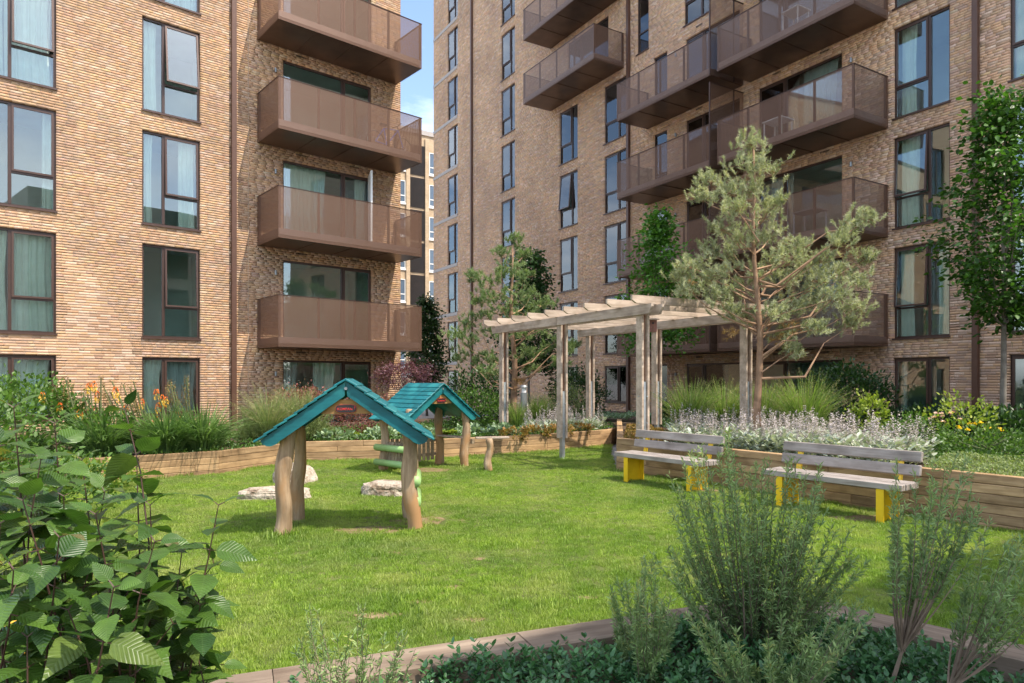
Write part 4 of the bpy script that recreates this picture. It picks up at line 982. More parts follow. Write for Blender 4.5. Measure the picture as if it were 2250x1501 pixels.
CL = [(1128, 532, 17, 0), (1105, 560, 18), (1150, 565, 18), (1125, 590, 24), (1100, 610, 26), (1150, 610, 22), (1070, 625, 26), (1045, 612, 18), (1085, 655, 28), (1130, 650, 30), (1165, 650, 26), (1060, 665, 24), (1190, 672, 26), (1110, 685, 32), (1150, 690, 30),
      (1020, 715, 30), (1055, 700, 28), (1000, 745, 24), (1040, 745, 30), (1085, 730, 32), (1130, 740, 34), (1175, 725, 32), (1210, 715, 24), (1215, 755, 28), (1240, 770, 20), (1015, 790, 28), (1050, 790, 28), (1090, 790, 30), (1140, 785, 30), (1185, 780, 28), (1075, 820, 20), (1165, 815, 22), (1225, 800, 20), (1255, 765, 14)]
tr1 = at(1128, 905, Y1); tr1[2] = .28
pine('bushy fresh green pine tree rising behind the left end of the pergola', tr1, at(1126, 545, Y1), px3(CL, Y1, 26, 1.0, 5), 20, 46, .11, 'needle2', 5, .11, px3([(1135, 720, 14), (1140, 840, 14)], Y1, 14, .2, 2))

# ------------------------------------------------------------------ broad-leaved trees
def tree(label, base, trunk_h, prof, m, nleaf, size, bark='greybark', tr=.07, seed=1, cat='tree', nb=34):
    """prof: list of (height, radius) of the crown"""
    o = thing('tree', label, cat, tuple(base)); q = np.random.default_rng(seed); H = prof[-1][0]
    mb = MB(); pts = [V3(.02 * math.sin(i * 1.3 + seed), .02 * math.cos(i * 1.7), -.1 + i * (H * .9) / 9) for i in range(10)]
    mb.tube(pts, [tr * (1 - .85 * i / 9) for i in range(10)], 10); mb.build('trunk', bark, o, smooth=True)
    hs = np.array([p[0] for p in prof]); rs = np.array([p[1] for p in prof]); lb = MB(); tips = []
    for i in range(nb):
        h = hs[0] + (H - hs[0]) * (i + q.uniform(0, 1)) / nb; r = np.interp(h, hs, rs) * q.uniform(.72, 1.12); a = i * 2.4 + q.uniform(-.4, .4); hb = max(trunk_h * .92, h - r * 1.1)
        e = V3(r * math.cos(a), r * math.sin(a), h); st = V3(0, 0, hb); mid = st * .45 + e * .55 + V3(0, 0, -.05)
        lb.tube([st, mid, e], [max(.008, tr * .36 * (1 - hb / H)), .010, .004], 5); tips += [(st * .3 + mid * .7, .75), (mid * .5 + e * .5, 1), (e, .9), (mid, .9)]
    lb.build('limbs', bark, o)
    T = np.array([p for p, _ in tips]); Wt = np.array([w for _, w in tips]); k = q.choice(len(T), nleaf // 9, p=Wt / Wt.sum())
    sprd = .10 * rs.max() + .05; C = T[k] + q.normal(0, 1, (len(k), 3)) * sprd * V3(1, 1, .8)
    P = np.repeat(C, 9, 0) + q.normal(0, size * .9, (len(C) * 9, 3)); out = P * V3(1, 1, 0); D = out / (np.linalg.norm(out, axis=1, keepdims=True) + .1) + q.normal(0, .6, P.shape) + V3(0, 0, -.15)
    t = np.clip(np.repeat(q.uniform(.05, .8, len(C)), 9) + q.normal(0, .1, len(P)), 0, .92)
    put('crown', foliage(P, D, size * q.uniform(.7, 1.2, len(P)), LEAF, 1.15, t), m, o); return o
b = at(2205, 962, 13.0); b[2] = .44
tree('slim street tree with dense dark green crown by the right hand drainpipe', b, 2.35, [(2.5, .35), (2.9, .85), (3.6, 1.15), (4.5, 1.05), (5.2, .75), (5.9, .42), (6.6, .12)], 'hornbeam', 8000, .115, seed=3, tr=.065, nb=44)
b = at(1447, 900, 19.5); b[2] = .4
tree('bright green small tree rising behind the middle of the pergola', b, 2.6, [(2.3, .9), (3.2, 1.15), (4.0, .95), (4.8, .55), (5.4, .35), (5.9, .08)], 'brightleaf', 5200, .125, seed=6, tr=.05, nb=44)
b = at(1163, 900, 21.5); b[2] = .3
tree('narrow dark tree half hidden behind the bushy pine', b, 2.0, [(1.6, .7), (2.6, 1.05), (3.6, .75), (4.3, .4), (5.1, .32), (5.45, .08)], 'darkleaf', 8000, .11, seed=8, tr=.05)
b = at(938, 850, 31.0); b[2] = 0
tree('small dark street tree in the gap between the two blocks', b, 1.7, [(1.55, .25), (2.2, .8), (3.4, .75), (4.4, .55), (5.3, .15)], 'darkleaf', 7000, .13, seed=9, tr=.06)

# ------------------------------------------------------------------ left bed
def grass_clump(name, label, base, n, h, spread, m, w=.006, plume=0, grp=None, arch=.35, cat='ornamental grass', lo=.6):
    o = thing(name, label, cat, tuple(base), 0, grp); k = 6
    a = rng.uniform(0, 2 * np.pi, n); r0 = rng.uniform(0, spread * .35, n); L = h * rng.uniform(lo, 1.1, n); ar = rng.uniform(.15, 1.5, n) * arch; tt = np.linspace(0, 1, k)
    ox = np.cos(a); oy = np.sin(a); X = r0[:, None] * ox[:, None] + (ar * L * ox)[:, None] * tt ** 2; Yv = r0[:, None] * oy[:, None] + (ar * L * oy)[:, None] * tt ** 2
    Z = L[:, None] * (tt - .42 * np.minimum(ar, 1.3)[:, None] * tt ** 2.6); wd = w * rng.uniform(.7, 1.3, n)[:, None] * (1 - tt ** 2 * .92)
    yaw = rng.uniform(0, 2 * np.pi, n); sx, sy = np.cos(yaw)[:, None] * wd, np.sin(yaw)[:, None] * wd
    V = np.stack([np.stack([X - sx, Yv - sy, Z], 2), np.stack([X + sx, Yv + sy, Z], 2)], 2).reshape(-1, 3)
    f = np.array([(2 * i, 2 * i + 1, 2 * i + 3, 2 * i + 2) for i in range(k - 1)]); F = (f[None] + (np.arange(n) * 2 * k)[:, None, None]).reshape(-1, 4)
    link('blades', polymesh('blades', V, F, m, np.repeat(rng.uniform(0, .9, n), 2 * k)), o)
    if plume:
        P, D = [], []
        for i in rng.choice(n, plume):
            e = V3(X[i, -1], Yv[i, -1], Z[i, -1]); s = V3(X[i, -3], Yv[i, -3], Z[i, -3]); u = rng.uniform(-.1, 1, (34, 1)); P.append(e * u + s * (1 - u) + rng.normal(0, .008, (34, 3))); D.append((e - s) / np.linalg.norm(e - s) + rng.normal(0, .5, (34, 3)))
        put('plumes', foliage(np.concatenate(P), np.concatenate(D), .035, NEEDLE, .18, None, 3), 'plume', o)
    return o
def torch_lily(label, base, n, spikes):
    o = grass_clump('torch_lily', label, base, int(n * 1.9), .98, .8, 'strap', .015, grp='torch lilies in the left bed', arch=.95, cat='torch lily', lo=.45); b = V3(*base)
    for (px, py, kind) in spikes:
        e = at(px, py, base[1] + rng.uniform(-.25, .3)) - b; s = V3(e[0] * .45 + rng.normal(0, .05), e[1] * .4, 0); L = e[2]
        g = MB(); g.tube([s, s * .4 + e * .6 + V3(0, 0, 0), e], [.013, .012, .010], 6); st = g.build('flower_stem', 'stem', o)
        hl = .17 if kind < 2 else (.36 if kind == 2 else .50); nn = 80 if kind < 2 else 150; u = rng.uniform(0, 1, nn); rad = .036 * np.sin(np.pi * (.12 + .8 * u)) if kind < 2 else .030 * (1 - .5 * u)
        a = rng.uniform(0, 2 * np.pi, nn); dirv = np.stack([np.cos(a), np.sin(a), np.full(nn, -1.5 if kind < 2 else .1)], 1); P = e + V3(0, 0, -hl) + np.stack([np.cos(a) * rad, np.sin(a) * rad, u * hl * 1.1], 1)
        if kind < 2:
            lo = u < (.5 if kind == 0 else .8)
            put('lower_florets', foliage(P[lo], dirv[lo], .042, LEAF4, .55, None, 3), 'torch_yellow', st); put('upper_florets', foliage(P[~lo], dirv[~lo], .040, LEAF4, .55, None, 3), 'torch_red', st)
        else: put('seed_head', foliage(P, dirv, .034, LEAF4, .6, None, 3), 'torch_spent', st)
    return o
torch_lily('left clump of strappy torch lilies with tall brown seed spikes', (-6.85, 11.45, .3), 420, [(145, 835, 2), (93, 862, 1), (132, 885, 0), (196, 840, 0), (222, 830, 2), (207, 838, 0), (215, 860, 0), (175, 900, 0), (190, 850, 3), (155, 850, 2), (183, 862, 2), (120, 850, 2)])
torch_lily('middle clump of torch lilies with the most orange flower heads', (-5.95, 11.75, .3), 460, [(254, 850, 0), (258, 862, 1), (270, 845, 2), (293, 838, 3), (232, 868, 2), (241, 860, 2), (275, 892, 0), (197, 896, 0), (210, 895, 0), (298, 880, 2), (311, 875, 0), (285, 850, 3), (246, 838, 3), (225, 845, 2), (303, 862, 2)])
torch_lily('right clump of torch lilies in front of the ground floor window', (-5.5, 12.1, .3), 400, [(344, 855, 0), (348, 885, 0), (356, 868, 0), (364, 872, 1), (373, 838, 2), (385, 866, 2), (410, 830, 3), (391, 902, 0), (342, 915, 0), (390, 878, 2), (404, 850, 3), (368, 850, 2), (380, 845, 3)])
shrub('shrub', 'leafy mid green shrub at the left edge below the corner window', 'shrub', (-8.3, 11.6, 1.0), (.95, .8, .6), 'midleaf', 240, 16, .075, base=.3, sprays=30)
shrub('shrub', 'dark red leaved shrub with orange berries among the torch lilies', 'shrub', (-6.9, 11.5, .75), (.7, .5, .35), 'midleaf', 110, 12, .06, base=.3, sprays=16)
shrub('low_shrub', 'yellow green trailing plant at the corner of the left timber wall', 'shrub', (-6.3, 9.9, .22), (.95, .45, .2), 'yellowleaf', 150, 12, .055, base=.0, sprays=20, upb=.7)
shrub('low_shrub', 'tangled green undergrowth beside the yellow play surface', 'shrub', (-5.9, 7.6, .35), (1.5, 1.0, .42), 'midleaf', 260, 14, .06, base=.0, sprays=40)
shrub('shrub', 'deep green shrub behind the large veined leaves at far left', 'shrub', (-5.4, 6.6, .75), (1.0, .7, .75), 'midleaf', 220, 14, .065, base=.0, sprays=30)
grass_clump('ornamental_grass', 'fine brown tinged grass tuft left of the drainpipe', (-4.85, 13.6, .3), 800, 1.25, .5, 'feather', .004, 120, arch=.5)
grass_clump('ornamental_grass', 'wispy buff grass tuft just right of the drainpipe base', (-4.35, 14.0, .3), 800, 1.2, .5, 'feather', .004, 160, arch=.45)
def featherbush(label, c, r, n, m='feather', base=.3, h=.5, nl=26, ll=.022, cat='feathery shrub', name='feathery_shrub', grp=None, stem='stem', wid=.16, lean=(0, 0)):
    """upright stems clothed in fine needle leaves"""
    o = thing(name, label, cat, (c[0], c[1], base), 0, grp); P, D, T = [], [], []; mb = MB()
    for i in range(n):
        d = rdir(1, .25, 1)[0]; e = V3(d[0] * r[0] + lean[0], d[1] * r[1] + lean[1], d[2] * r[2]) * rng.uniform(.62, 1.08); s = V3(e[0] * .15, e[1] * .15, 0); mid = V3(e[0] * .62, e[1] * .62, e[2] * .5)
        if i % 2 == 0: mb.tube([s, mid, e], [.006, .004, .002], 3, False)
        u = rng.uniform(.3, 1.02, (nl, 1)) ** .7; p = (1 - u) ** 2 * s + 2 * u * (1 - u) * mid + u ** 2 * e; ax = (e - mid) / (np.linalg.norm(e - mid) + 1e-6); P.append(p); D.append(rng.normal(0, .8, (nl, 3)) + ax * .9 + V3(0, 0, .2)); T.append(np.full(nl, rng.uniform(.1, .8)) + rng.normal(0, .08, nl))
    put('foliage', foliage(np.concatenate(P), np.concatenate(D), ll * rng.uniform(.7, 1.3, n * nl), LEAF4, wid * 1.6, np.clip(np.concatenate(T), 0, .9), 3), m, o); mb.build('stems', stem, o); return o
featherbush('soft feathery yellow green bush left of the near play house roof', (-4.25, 13.95, 0), (.66, .5, 1.02), 260, nl=60, ll=.05, wid=.13)
featherbush('second feathery bush merging into the red shrub behind', (-5.15, 13.6, 0), (.45, .4, .85), 150, nl=50, ll=.05, wid=.13)
shrub('red_shrub', 'dark red barberry behind the left slope of the near play house', 'shrub', (-4.55, 15.0, 1.0), (.85, .5, .42), 'redleaf', 260, 14, .045, base=.3, stem='redstem', sprays=60)
shrub('red_shrub', 'dark red barberry seen through the near play house gable', 'shrub', (-3.1, 15.0, .82), (1.0, .5, .42), 'redleaf', 260, 14, .045, base=.3, stem='redstem', sprays=50)
shrub('japanese_maple', 'purple leaved maple spreading between the two play house roofs', 'small tree', (-3.0, 19.2, 1.72), (.9, .6, .36), 'purple', 150, 14, .075, base=.3, stem='redstem', upb=-.1, sprays=70, cl=.5, wid=.7)
for i, (x, y, l) in enumerate(((-3.6, 14.0, 'variegated clump left of the play house post'), (-2.75, 14.35, 'variegated clump under the near play house ridge'), (-1.95, 14.45, 'variegated clump left of the far play house'), (-.9, 15.2, 'variegated clump right of the far play house roof'), (-.2, 15.4, 'variegated clump nearest the pergola foot'))):
    shrub('variegated_plant', 'low silver green ' + l, 'perennial', (x, y, .42), (.42, .3, .14), 'hosta', 42, 9, .10, base=.3, grp='low planting along the curving timber wall', tmpl=LEAF)
for i, (x, y, l) in enumerate(((-3.2, 14.6, 'behind the timber wall below the red shrubs'), (-2.3, 14.7, 'right of the near gable'), (-1.4, 15.1, 'directly behind the far play house'), (-.6, 15.8, 'right of the far play house'), (.15, 16.1, 'left of the first pergola post'))):
    n = 34; P, D = [], []
    for k in range(n):
        a = rng.uniform(0, 6.28); L = rng.uniform(.35, .6); ax = V3(math.cos(a) * .62, math.sin(a) * .62, .75); nrm = V3(-math.sin(a), math.cos(a), 0); u = np.linspace(.15, 1, 13)
        for sgn in (-1, 1):
            p = ax * L * u[:, None] + V3(0, 0, -1) * (L * .42 * u ** 2.2)[:, None]; P.append(p); D.append(np.tile(nrm * sgn + ax * .35 + V3(0, 0, -.1), (13, 1)))
    o = thing('fern', 'bright green fern ' + l, 'fern', (x, y, .3), 0, 'ferns in the curving bed'); P = np.concatenate(P); sz = .105 * np.tile(np.sin(np.pi * np.linspace(.2, .97, 13)), len(P) // 13)
    put('fronds', foliage(P, np.concatenate(D), sz, LEAF4, .5, None, .3), 'yellowleaf', o)
shrub('shrub', 'leafy green shrub between the far play house and the first pergola post', 'shrub', (-.95, 17.5, .8), (.8, .6, .55), 'midleaf', 170, 13, .075, base=.3, sprays=20)
shrub('shrub', 'dark evergreen shrub against the tall block left of the pergola', 'shrub', (-.95, 20.6, 1.15), (1.0, .7, .85), 'darkleaf', 220, 14, .09, base=.3, sprays=20)
shrub('shrub', 'dark evergreen shrub seen between the second and third pergola posts', 'shrub', (2.05, 21.4, 1.1), (.95, .7, .95), 'darkleaf', 220, 14, .09, base=.3, sprays=20)
shrub('shrub', 'grey green drooping shrub behind the second pergola post', 'shrub', (1.55, 19.3, .9), (.55, .5, .65), 'feather', 150, 16, .06, base=.3, wid=.4)
grass_clump('ornamental_grass', 'light green upright grass right of the first pergola post', (.12, 16.3, .3), 500, .85, .35, 'grassblade', .006, 50)
grass_clump('ornamental_grass', 'light green upright grass right of the bollard light', (.72, 17.6, .3), 600, 1.0, .4, 'grassblade', .006, 60)
for i in range(4): shrub('rusty_perennial', ('first', 'second', 'third', 'last')[i] + ' low rusty green clump along the wall, counted from the play house', 'perennial', (.05 + i * .52, 14.95 + i * .44, .42), (.34, .22, .13), 'heuchera', 40, 10, .065, base=.3, grp='rusty perennials on the wall edge')

# ------------------------------------------------------------------ silver flower spikes (lamb's ear), as clumps
def lamb_mesh(seed):
    q = np.random.default_rng(seed); parts = []
    n = 46; a = q.uniform(0, 6.28, n); r = q.uniform(0, .12, n); P = np.stack([np.cos(a) * r, np.sin(a) * r, q.uniform(.0, .26, n)], 1); D = np.stack([np.cos(a), np.sin(a), q.uniform(.2, 1.2, n)], 1)
    R = frames(D, roll=q.uniform(-.6, .6, n)); parts.append(scatter(LEAF[0], LEAF[1], R, P, np.stack([np.full(n, .085), np.full(n, .10), np.full(n, .10)], 1), q.uniform(0, 1, n)))
    V, F, t = join(parts); leaf = polymesh('silver_leaves', V, F, 'silver', t); sp = []
    for s in range(3):
        a = q.uniform(0, 6.28); b = V3(math.cos(a) * .05, math.sin(a) * .05, .1); e = b + V3(q.normal(0, .04), q.normal(0, .04), q.uniform(.28, .48)); nn = 44; u = q.uniform(.25, 1, nn); th = q.uniform(0, 6.28, nn); rr = .016 * (1.15 - u)
        parts = []; P = b + (e - b) * u[:, None] + np.stack([np.cos(th) * rr, np.sin(th) * rr, np.zeros(nn)], 1); D = np.stack([np.cos(th), np.sin(th), np.full(nn, .5)], 1); parts.append(scatter(LEAF4[0], LEAF4[1], frames(D), P, np.stack([np.full(nn, .028), np.full(nn, .027), np.full(nn, .03)], 1), q.uniform(0, 1, nn)))
        V, F, t = join(parts); sp.append(polymesh('flower_spike', V, F, 'silverspike', t))
    return leaf, sp
LM = [lamb_mesh(s) for s in range(5)]
def lambs(poly, n, z, what):
    """single plants, spread over a bed"""
    c = 0; pts = []; x0, x1 = min(p[0] for p in poly), max(p[0] for p in poly); y0, y1 = min(p[1] for p in poly), max(p[1] for p in poly); tries = 0
    while len(pts) < n and tries < 60000:
        tries += 1; p = (rng.uniform(x0, x1), rng.uniform(y0, y1))
        if inpoly(np.array([p]), poly)[0] and all((p[0] - a) ** 2 + (p[1] - b) ** 2 > .0144 for a, b in pts): pts.append(p)
    for p in pts:
        lf, sp = LM[rng.integers(5)]; o = thing('silver_spike_plant', what, 'perennial', (*p, z), rng.uniform(0, 6.28), what.split(',')[0] + ', one of many'); s = rng.uniform(.85, 1.25); o.scale = (s, s, s * rng.uniform(.85, 1.1))
        link('leaves', lf, o); [link('flower_spike', e, o) for e in sp]
lambs([(2.75, 11.6), (4.75, 8.75), (5.7, 9.3), (5.3, 11.2), (4.3, 12.8), (3.1, 13.0)], 190, .46, 'silver woolly plant with flower spikes behind the benches')
lambs([(.25, 15.5), (.8, 15.7), (2.3, 17.1), (2.2, 18.0), (.9, 17.2)], 60, .3, 'silver woolly plant with flower spikes around the pergola feet')

# ------------------------------------------------------------------ right bed
for i, (x, y, l, h) in enumerate(((3.55, 13.6, 'left clump of the tall arching grass, beside the last pergola post', 1.25), (4.35, 14.0, 'middle clump of the tall arching grass, left of the pine trunk', 1.25), (5.6, 13.0, 'brightest clump of tall arching grass, right of the pine trunk', 1.35), (5.0, 13.6, 'tall arching grass clump tucked behind the pine trunk', 1.2))):
    grass_clump('arching_grass', l, (x, y, .46), 900, h, .8, 'grassblade', .0075, 170, 'tall arching grasses', arch=.5, lo=.35)
shrub('shrub', 'spreading dark green shrub against the ground floor balcony doors', 'shrub', (7.15, 14.6, 1.15), (.95, .7, .72), 'darkleaf', 300, 14, .085, base=.46, sprays=40)
shrub('rose_bush', 'light yellow green rose shoot left of the ground floor window', 'rose', (6.35, 12.2, .95), (.32, .3, .42), 'yellowleaf', 60, 10, .07, base=.46, sprays=14)
shrub('rose_bush', 'tall pale leaved rose bush below the ground floor window', 'rose', (7.35, 11.2, .80), (.6, .45, .50), 'yellowleaf', 60, 8, .07, base=.46, sprays=24)
shrub('rose_bush', 'rose bush with pink blooms right of the silver spikes', 'rose', (6.2, 10.6, .72), (.6, .5, .32), 'midleaf', 90, 9, .06, base=.46, sprays=20)
shrub('rose_bush', 'low rose bush with yellow blooms near the wall', 'rose', (6.9, 9.9, .68), (.7, .5, .24), 'midleaf', 90, 9, .06, base=.46, sprays=20)
def blooms(label, c, r, n, m, size=.035):
    o = thing('rose_blooms', label, 'flowers', tuple(c)); P = rng.normal(0, .45, (n, 3)) * V3(*r); parts = []
    for p in P: d = rdir(9, 0, 1); parts.append(foliage(np.tile(p, (9, 1)) + d * .006, d, size, LEAF, 1.5))
    put('petals', parts, m, o)
blooms('scatter of yellow rose blooms above the low hedge', (6.9, 9.9, .88), (.8, .5, .14), 10, 'petal_yellow'); blooms('pale pink rose blooms beside the silver spikes', (6.9, 10.9, 1.05), (.5, .4, .14), 10, 'petal_pink')
for i, (x, y, l) in enumerate(((8.0, 13.5, 'left of the ground floor window'), (9.3, 13.3, 'right under the ground floor window'), (8.9, 12.2, 'in front of the big drainpipe'), (9.8, 12.1, 'at the foot of the slim street tree'), (5.9, 16.6, 'below the wide ground floor doors'), (4.6, 17.6, 'left of the wide ground floor doors'))):
    shrub('laurel', 'low dark laurel ' + l, 'shrub', (x, y, .72), (.75, .5, .3), 'darkleaf', 110, 9, .11, base=.46, grp='low laurels along the shaded facade', wid=.75, upb=1.0, sprays=20)
grass_clump('lavender', 'lavender with thin spikes at the right edge of the bed', (8.35, 10.4, .46), 420, .5, .7, 'feather', .004, 120, arch=.4, cat='lavender')
M['plume']
# low dense silver green hedge mound: real leaves over a mound
def mound(label, poly, z, hh, n, m, size, name='ground_cover'):
    x0, x1 = min(p[0] for p in poly), max(p[0] for p in poly); y0, y1 = min(p[1] for p in poly), max(p[1] for p in poly)
    P = np.stack([rng.uniform(x0, x1, n * 3), rng.uniform(y0, y1, n * 3), np.zeros(n * 3)], 1); P = P[inpoly(P, poly)][:n]
    hgt = np.array([noise.noise(Vector((p[0] * 1.5, p[1] * 1.5, 3.1))) for p in P]); P[:, 2] = z + hh * (.75 + .5 * hgt) * rng.uniform(.4, 1, len(P)) ** .4
    D = rng.normal(0, .7, P.shape) + V3(0, 0, .8); V, F, t = foliage(P, D, size * rng.uniform(.7, 1.2, len(P)), LEAF, 1.1, np.clip(rng.uniform(.1, .8, len(P)), 0, .9))
    return tag(link(name, polymesh(name, V, F, m, t)), label, 'ground cover', None, 'stuff')
mound('dense low silver green mounds along the top of the bench bed wall', [(4.85, 8.1), (5.45, 7.3), (7.7, 4.2), (9, 5.2), (7.2, 9.2), (6.0, 9.4)], .44, .19, 26000, 'feather', .034)
mound('low grey green mounds behind the far timber wall', [(1.6, 20.5), (5.2, 19.6), (6, 21), (1.6, 22.5)], .32, .3, 5000, 'hosta', .07)
mound('mixed green planting filling the shaded bed under the balconies', [(3.4, 14.8), (6.8, 13.4), (9.0, 11.0), (11.5, 12), (9.5, 17), (5.5, 19.5), (3.3, 18)], .42, .26, 16000, 'darkleaf', .075)
mound('rusty and lime low planting beside the pergola corner', [(2.0, 12.3), (2.7, 11.75), (3.2, 13.2), (3.2, 16), (2.7, 16)], .44, .14, 3800, 'heuchera', .05)
mound('mixed low greenery covering the curving bed', [(-8.4, 10.9)] + [(x, y + .08) for x, y in PL] + [(2.4, 20), (-2, 20), (-8.5, 14.5), (-12, 13)], .26, .2, 26000, 'midleaf', .055)
mound('mixed low greenery under the roses', [(5.6, 9.2), (7.0, 8.6), (9.5, 8.5), (9.6, 11.5), (7.0, 12.6), (5.2, 12.4)], .42, .2, 12000, 'midleaf', .05)

# ------------------------------------------------------------------ near plants: rosemary
def rosemary(label, base, tips, per, m='rosemary', ll=.033, wid=.185, side=3, u0=.12):
    o = thing('rosemary_bush', label, 'rosemary', tuple(base), 0, 'rosemary bushes in the near bed'); base = V3(*base); P, D, T = [], [], []; wood = MB()
    fork = None
    if u0 > .3:
        mt = np.mean([V3(*a) for a, b in tips], 0) - base; fork = mt * V3(.42, .42, .30); wood.tube([V3(0, 0, -.02), fork * .5 + V3(.02, 0, .01), fork], [.012, .010, .007], 6)
    for tip, r in tips:
        tip = V3(*tip) - base
        for s in range(side + 1):
            e = tip + (rng.normal(0, 1, 3) * r * V3(1, 1, .7) if s else 0); st = V3(rng.normal(0, .04), rng.normal(0, .04), 0) if fork is None else fork + rng.normal(0, .006, 3)
            mid = (st + e) * .5 + rng.normal(0, .03, 3) - V3(0, 0, .05) if fork is not None else V3(e[0] * .55, e[1] * .55, e[2] * .38) + rng.normal(0, .03, 3); u = np.linspace(0, 1, 7)[:, None]; pts = (1 - u) ** 2 * st + 2 * u * (1 - u) * mid + u ** 2 * e
            wood.tube(list(pts), [.0052, .0045, .0034, .0022, .0014, .0009, .0006], 4, False)
            u = rng.uniform(u0, 1.0, (per, 1)) ** .8; p = (1 - u) ** 2 * st + 2 * u * (1 - u) * mid + u ** 2 * e; ax = (2 * (1 - u) * (mid - st) + 2 * u * (e - mid)); ax /= np.linalg.norm(ax, axis=1, keepdims=True)
            P.append(p); D.append(rng.normal(0, .62, (per, 3)) + ax * .75); T.append(np.clip(u[:, 0] * .6 + rng.normal(0, .14, per) + rng.uniform(0, .2), 0, .9))
    wood.build('stems', 'bark', o); P = np.concatenate(P); put('leaves', foliage(P, np.concatenate(D), ll * rng.uniform(.7, 1.2, len(P)), LEAF4, wid * 1.7, np.concatenate(T), 3), m, o); return o
def tipset(lst, Y, s): q = np.random.default_rng(s); return [(at(a, b, Y + q.uniform(-.3, .3)), r) for a, b, r in lst]
big = [(1500, 1010, .05), (1530, 985, .05), (1580, 1000, .05), (1600, 940, .03), (1615, 1010, .06), (1650, 1040, .06), (1680, 1010, .05), (1700, 1040, .06), (1740, 1010, .05), (1760, 1050, .06), (1800, 1060, .05), (1490, 1080, .06), (1500, 1150, .07), (1540, 1090, .07), (1560, 1150, .08), (1620, 1120, .08), (1680, 1110, .08),
       (1730, 1120, .07), (1780, 1130, .07), (1830, 1150, .06), (1850, 1190, .06), (1870, 1230, .05), (1480, 1210, .07), (1530, 1230, .09), (1600, 1210, .09), (1660, 1200, .09), (1720, 1210, .09), (1790, 1220, .08), (1480, 1280, .06), (1550, 1300, .08), (1620, 1300, .09), (1700, 1300, .09), (1780, 1290, .08), (1840, 1290, .07), (1590, 1360, .08), (1680, 1370, .09), (1760, 1360, .08)]
p0 = at(1660, 1400, 3.35); p0[2] = .2
rosemary('largest rosemary bush, dense and upright, in front of the benches', p0, tipset(big, 3.3, 1), 175, side=3)
r2 = [(2100, 1000, .05), (2075, 1030, .05), (2130, 1040, .05), (2050, 1070, .06), (2010, 1040, .05), (2085, 1090, .06), (2030, 1120, .06), (1990, 1110, .06), (2120, 1120, .06), (2000, 1170, .06), (2050, 1180, .06), (2150, 1100, .05), (1960, 1200, .05), (2180, 1140, .04), (2030, 1230, .05)]
p0 = at(1925, 1440, 2.9); p0[2] = .2
rosemary('open rosemary bush with bare brown stems leaning to the right', p0, tipset(r2, 2.9, 2), 130, side=1, u0=.32)
r3 = [(2210, 1200, .05), (2255, 1230, .05), (2180, 1260, .05), (2120, 1290, .05), (2230, 1290, .05), (2290, 1200, .06), (2320, 1260, .06)]
p0 = at(1990, 1450, 2.7); p0[2] = .2
rosemary('low rosemary stem sweeping out at the right edge', p0, tipset(r3, 2.7, 3), 110, side=2, u0=.35)
r4 = [(1345, 1310, .03), (1375, 1280, .03), (1420, 1240, .03), (1400, 1310, .04), (1440, 1300, .04), (1460, 1330, .04), (1350, 1380, .04), (1400, 1390, .05), (1450, 1400, .05), (1380, 1420, .04), (1480, 1350, .05)]
p0 = at(1420, 1450, 3.0); p0[2] = .2
rosemary('small rosemary seedlings on the left of the largest bush', p0, tipset(r4, 3.05, 4), 150, side=3)
r5 = [(695, 1340, .02), (705, 1380, .03), (800, 1335, .02), (795, 1390, .03), (740, 1400, .03), (660, 1410, .02), (820, 1430, .03), (870, 1440, .03), (760, 1430, .04), (690, 1440, .03), (880, 1410, .02)]
p0 = at(770, 1520, 2.35); p0[2] = .2
rosemary('small sprawling rosemary overhanging the left part of the sleeper edging', p0, tipset(r5, 2.35, 5), 100, side=2, ll=.028)
r6 = [(1540, 1390, .05), (1600, 1420, .06), (1700, 1420, .06), (1780, 1400, .06), (1850, 1380, .05), (1880, 1330, .05), (1640, 1450, .05), (1740, 1470, .05), (1820, 1440, .05)]
p0 = at(1700, 1500, 2.7); p0[2] = .2
rosemary('low yellowing rosemary spilling toward the viewer', p0, tipset(r6, 2.75, 6), 160, side=4)

# ------------------------------------------------------------------ near plants: periwinkle carpet
def vinca_mesh(seed):
    q = np.random.default_rng(seed); parts = []; n = 5; P, D = [], []
    d = V3(q.normal(0, .5), q.normal(0, .5), 1); d /= np.linalg.norm(d)
    for k in range(n):
        b = d * (.012 + k * .018); a = k * 1.7 + q.uniform(-.3, .3)
        for sg in (0, math.pi): P.append(b); D.append(V3(math.cos(a + sg), math.sin(a + sg), .35 + .18 * k))
    R = frames(np.array(D), roll=q.uniform(-.3, .3, len(P))); sz = q.uniform(.024, .036, len(P)); V, F, t = scatter(LEAF[0], LEAF[1], R, np.array(P), np.stack([sz * .95, sz, sz], 1), q.uniform(0, .9, len(P)))
    return polymesh('periwinkle_sprig', V, F, 'vinca', t)
VM = [vinca_mesh(i) for i in range(7)]
bed = [(-1.0, 2.75), (.02, 3.16), (1.6, 3.78), (2.4, 2.98), (3.4, 2.0), (3.4, 1.0), (-1.0, 1.0)]
n = 9000; P = np.stack([rng.uniform(-1, 3.4, n), rng.uniform(1.0, 3.8, n), np.full(n, .17)], 1); P = P[inpoly(P, bed)]
k = np.array([noise.noise(Vector((p[0] * 2.5, p[1] * 2.5, 0))) for p in P]); dens = np.clip(.75 + k * 1.0 + np.clip((P[:, 0] + .2) * .4, -.6, .3), .12, 1); keep = rng.random(len(P)) < dens; P = P[keep]; k = k[keep]
P[:, 2] += np.clip(.05 + k * .10, 0, .12) + rng.uniform(0, .06, len(P))
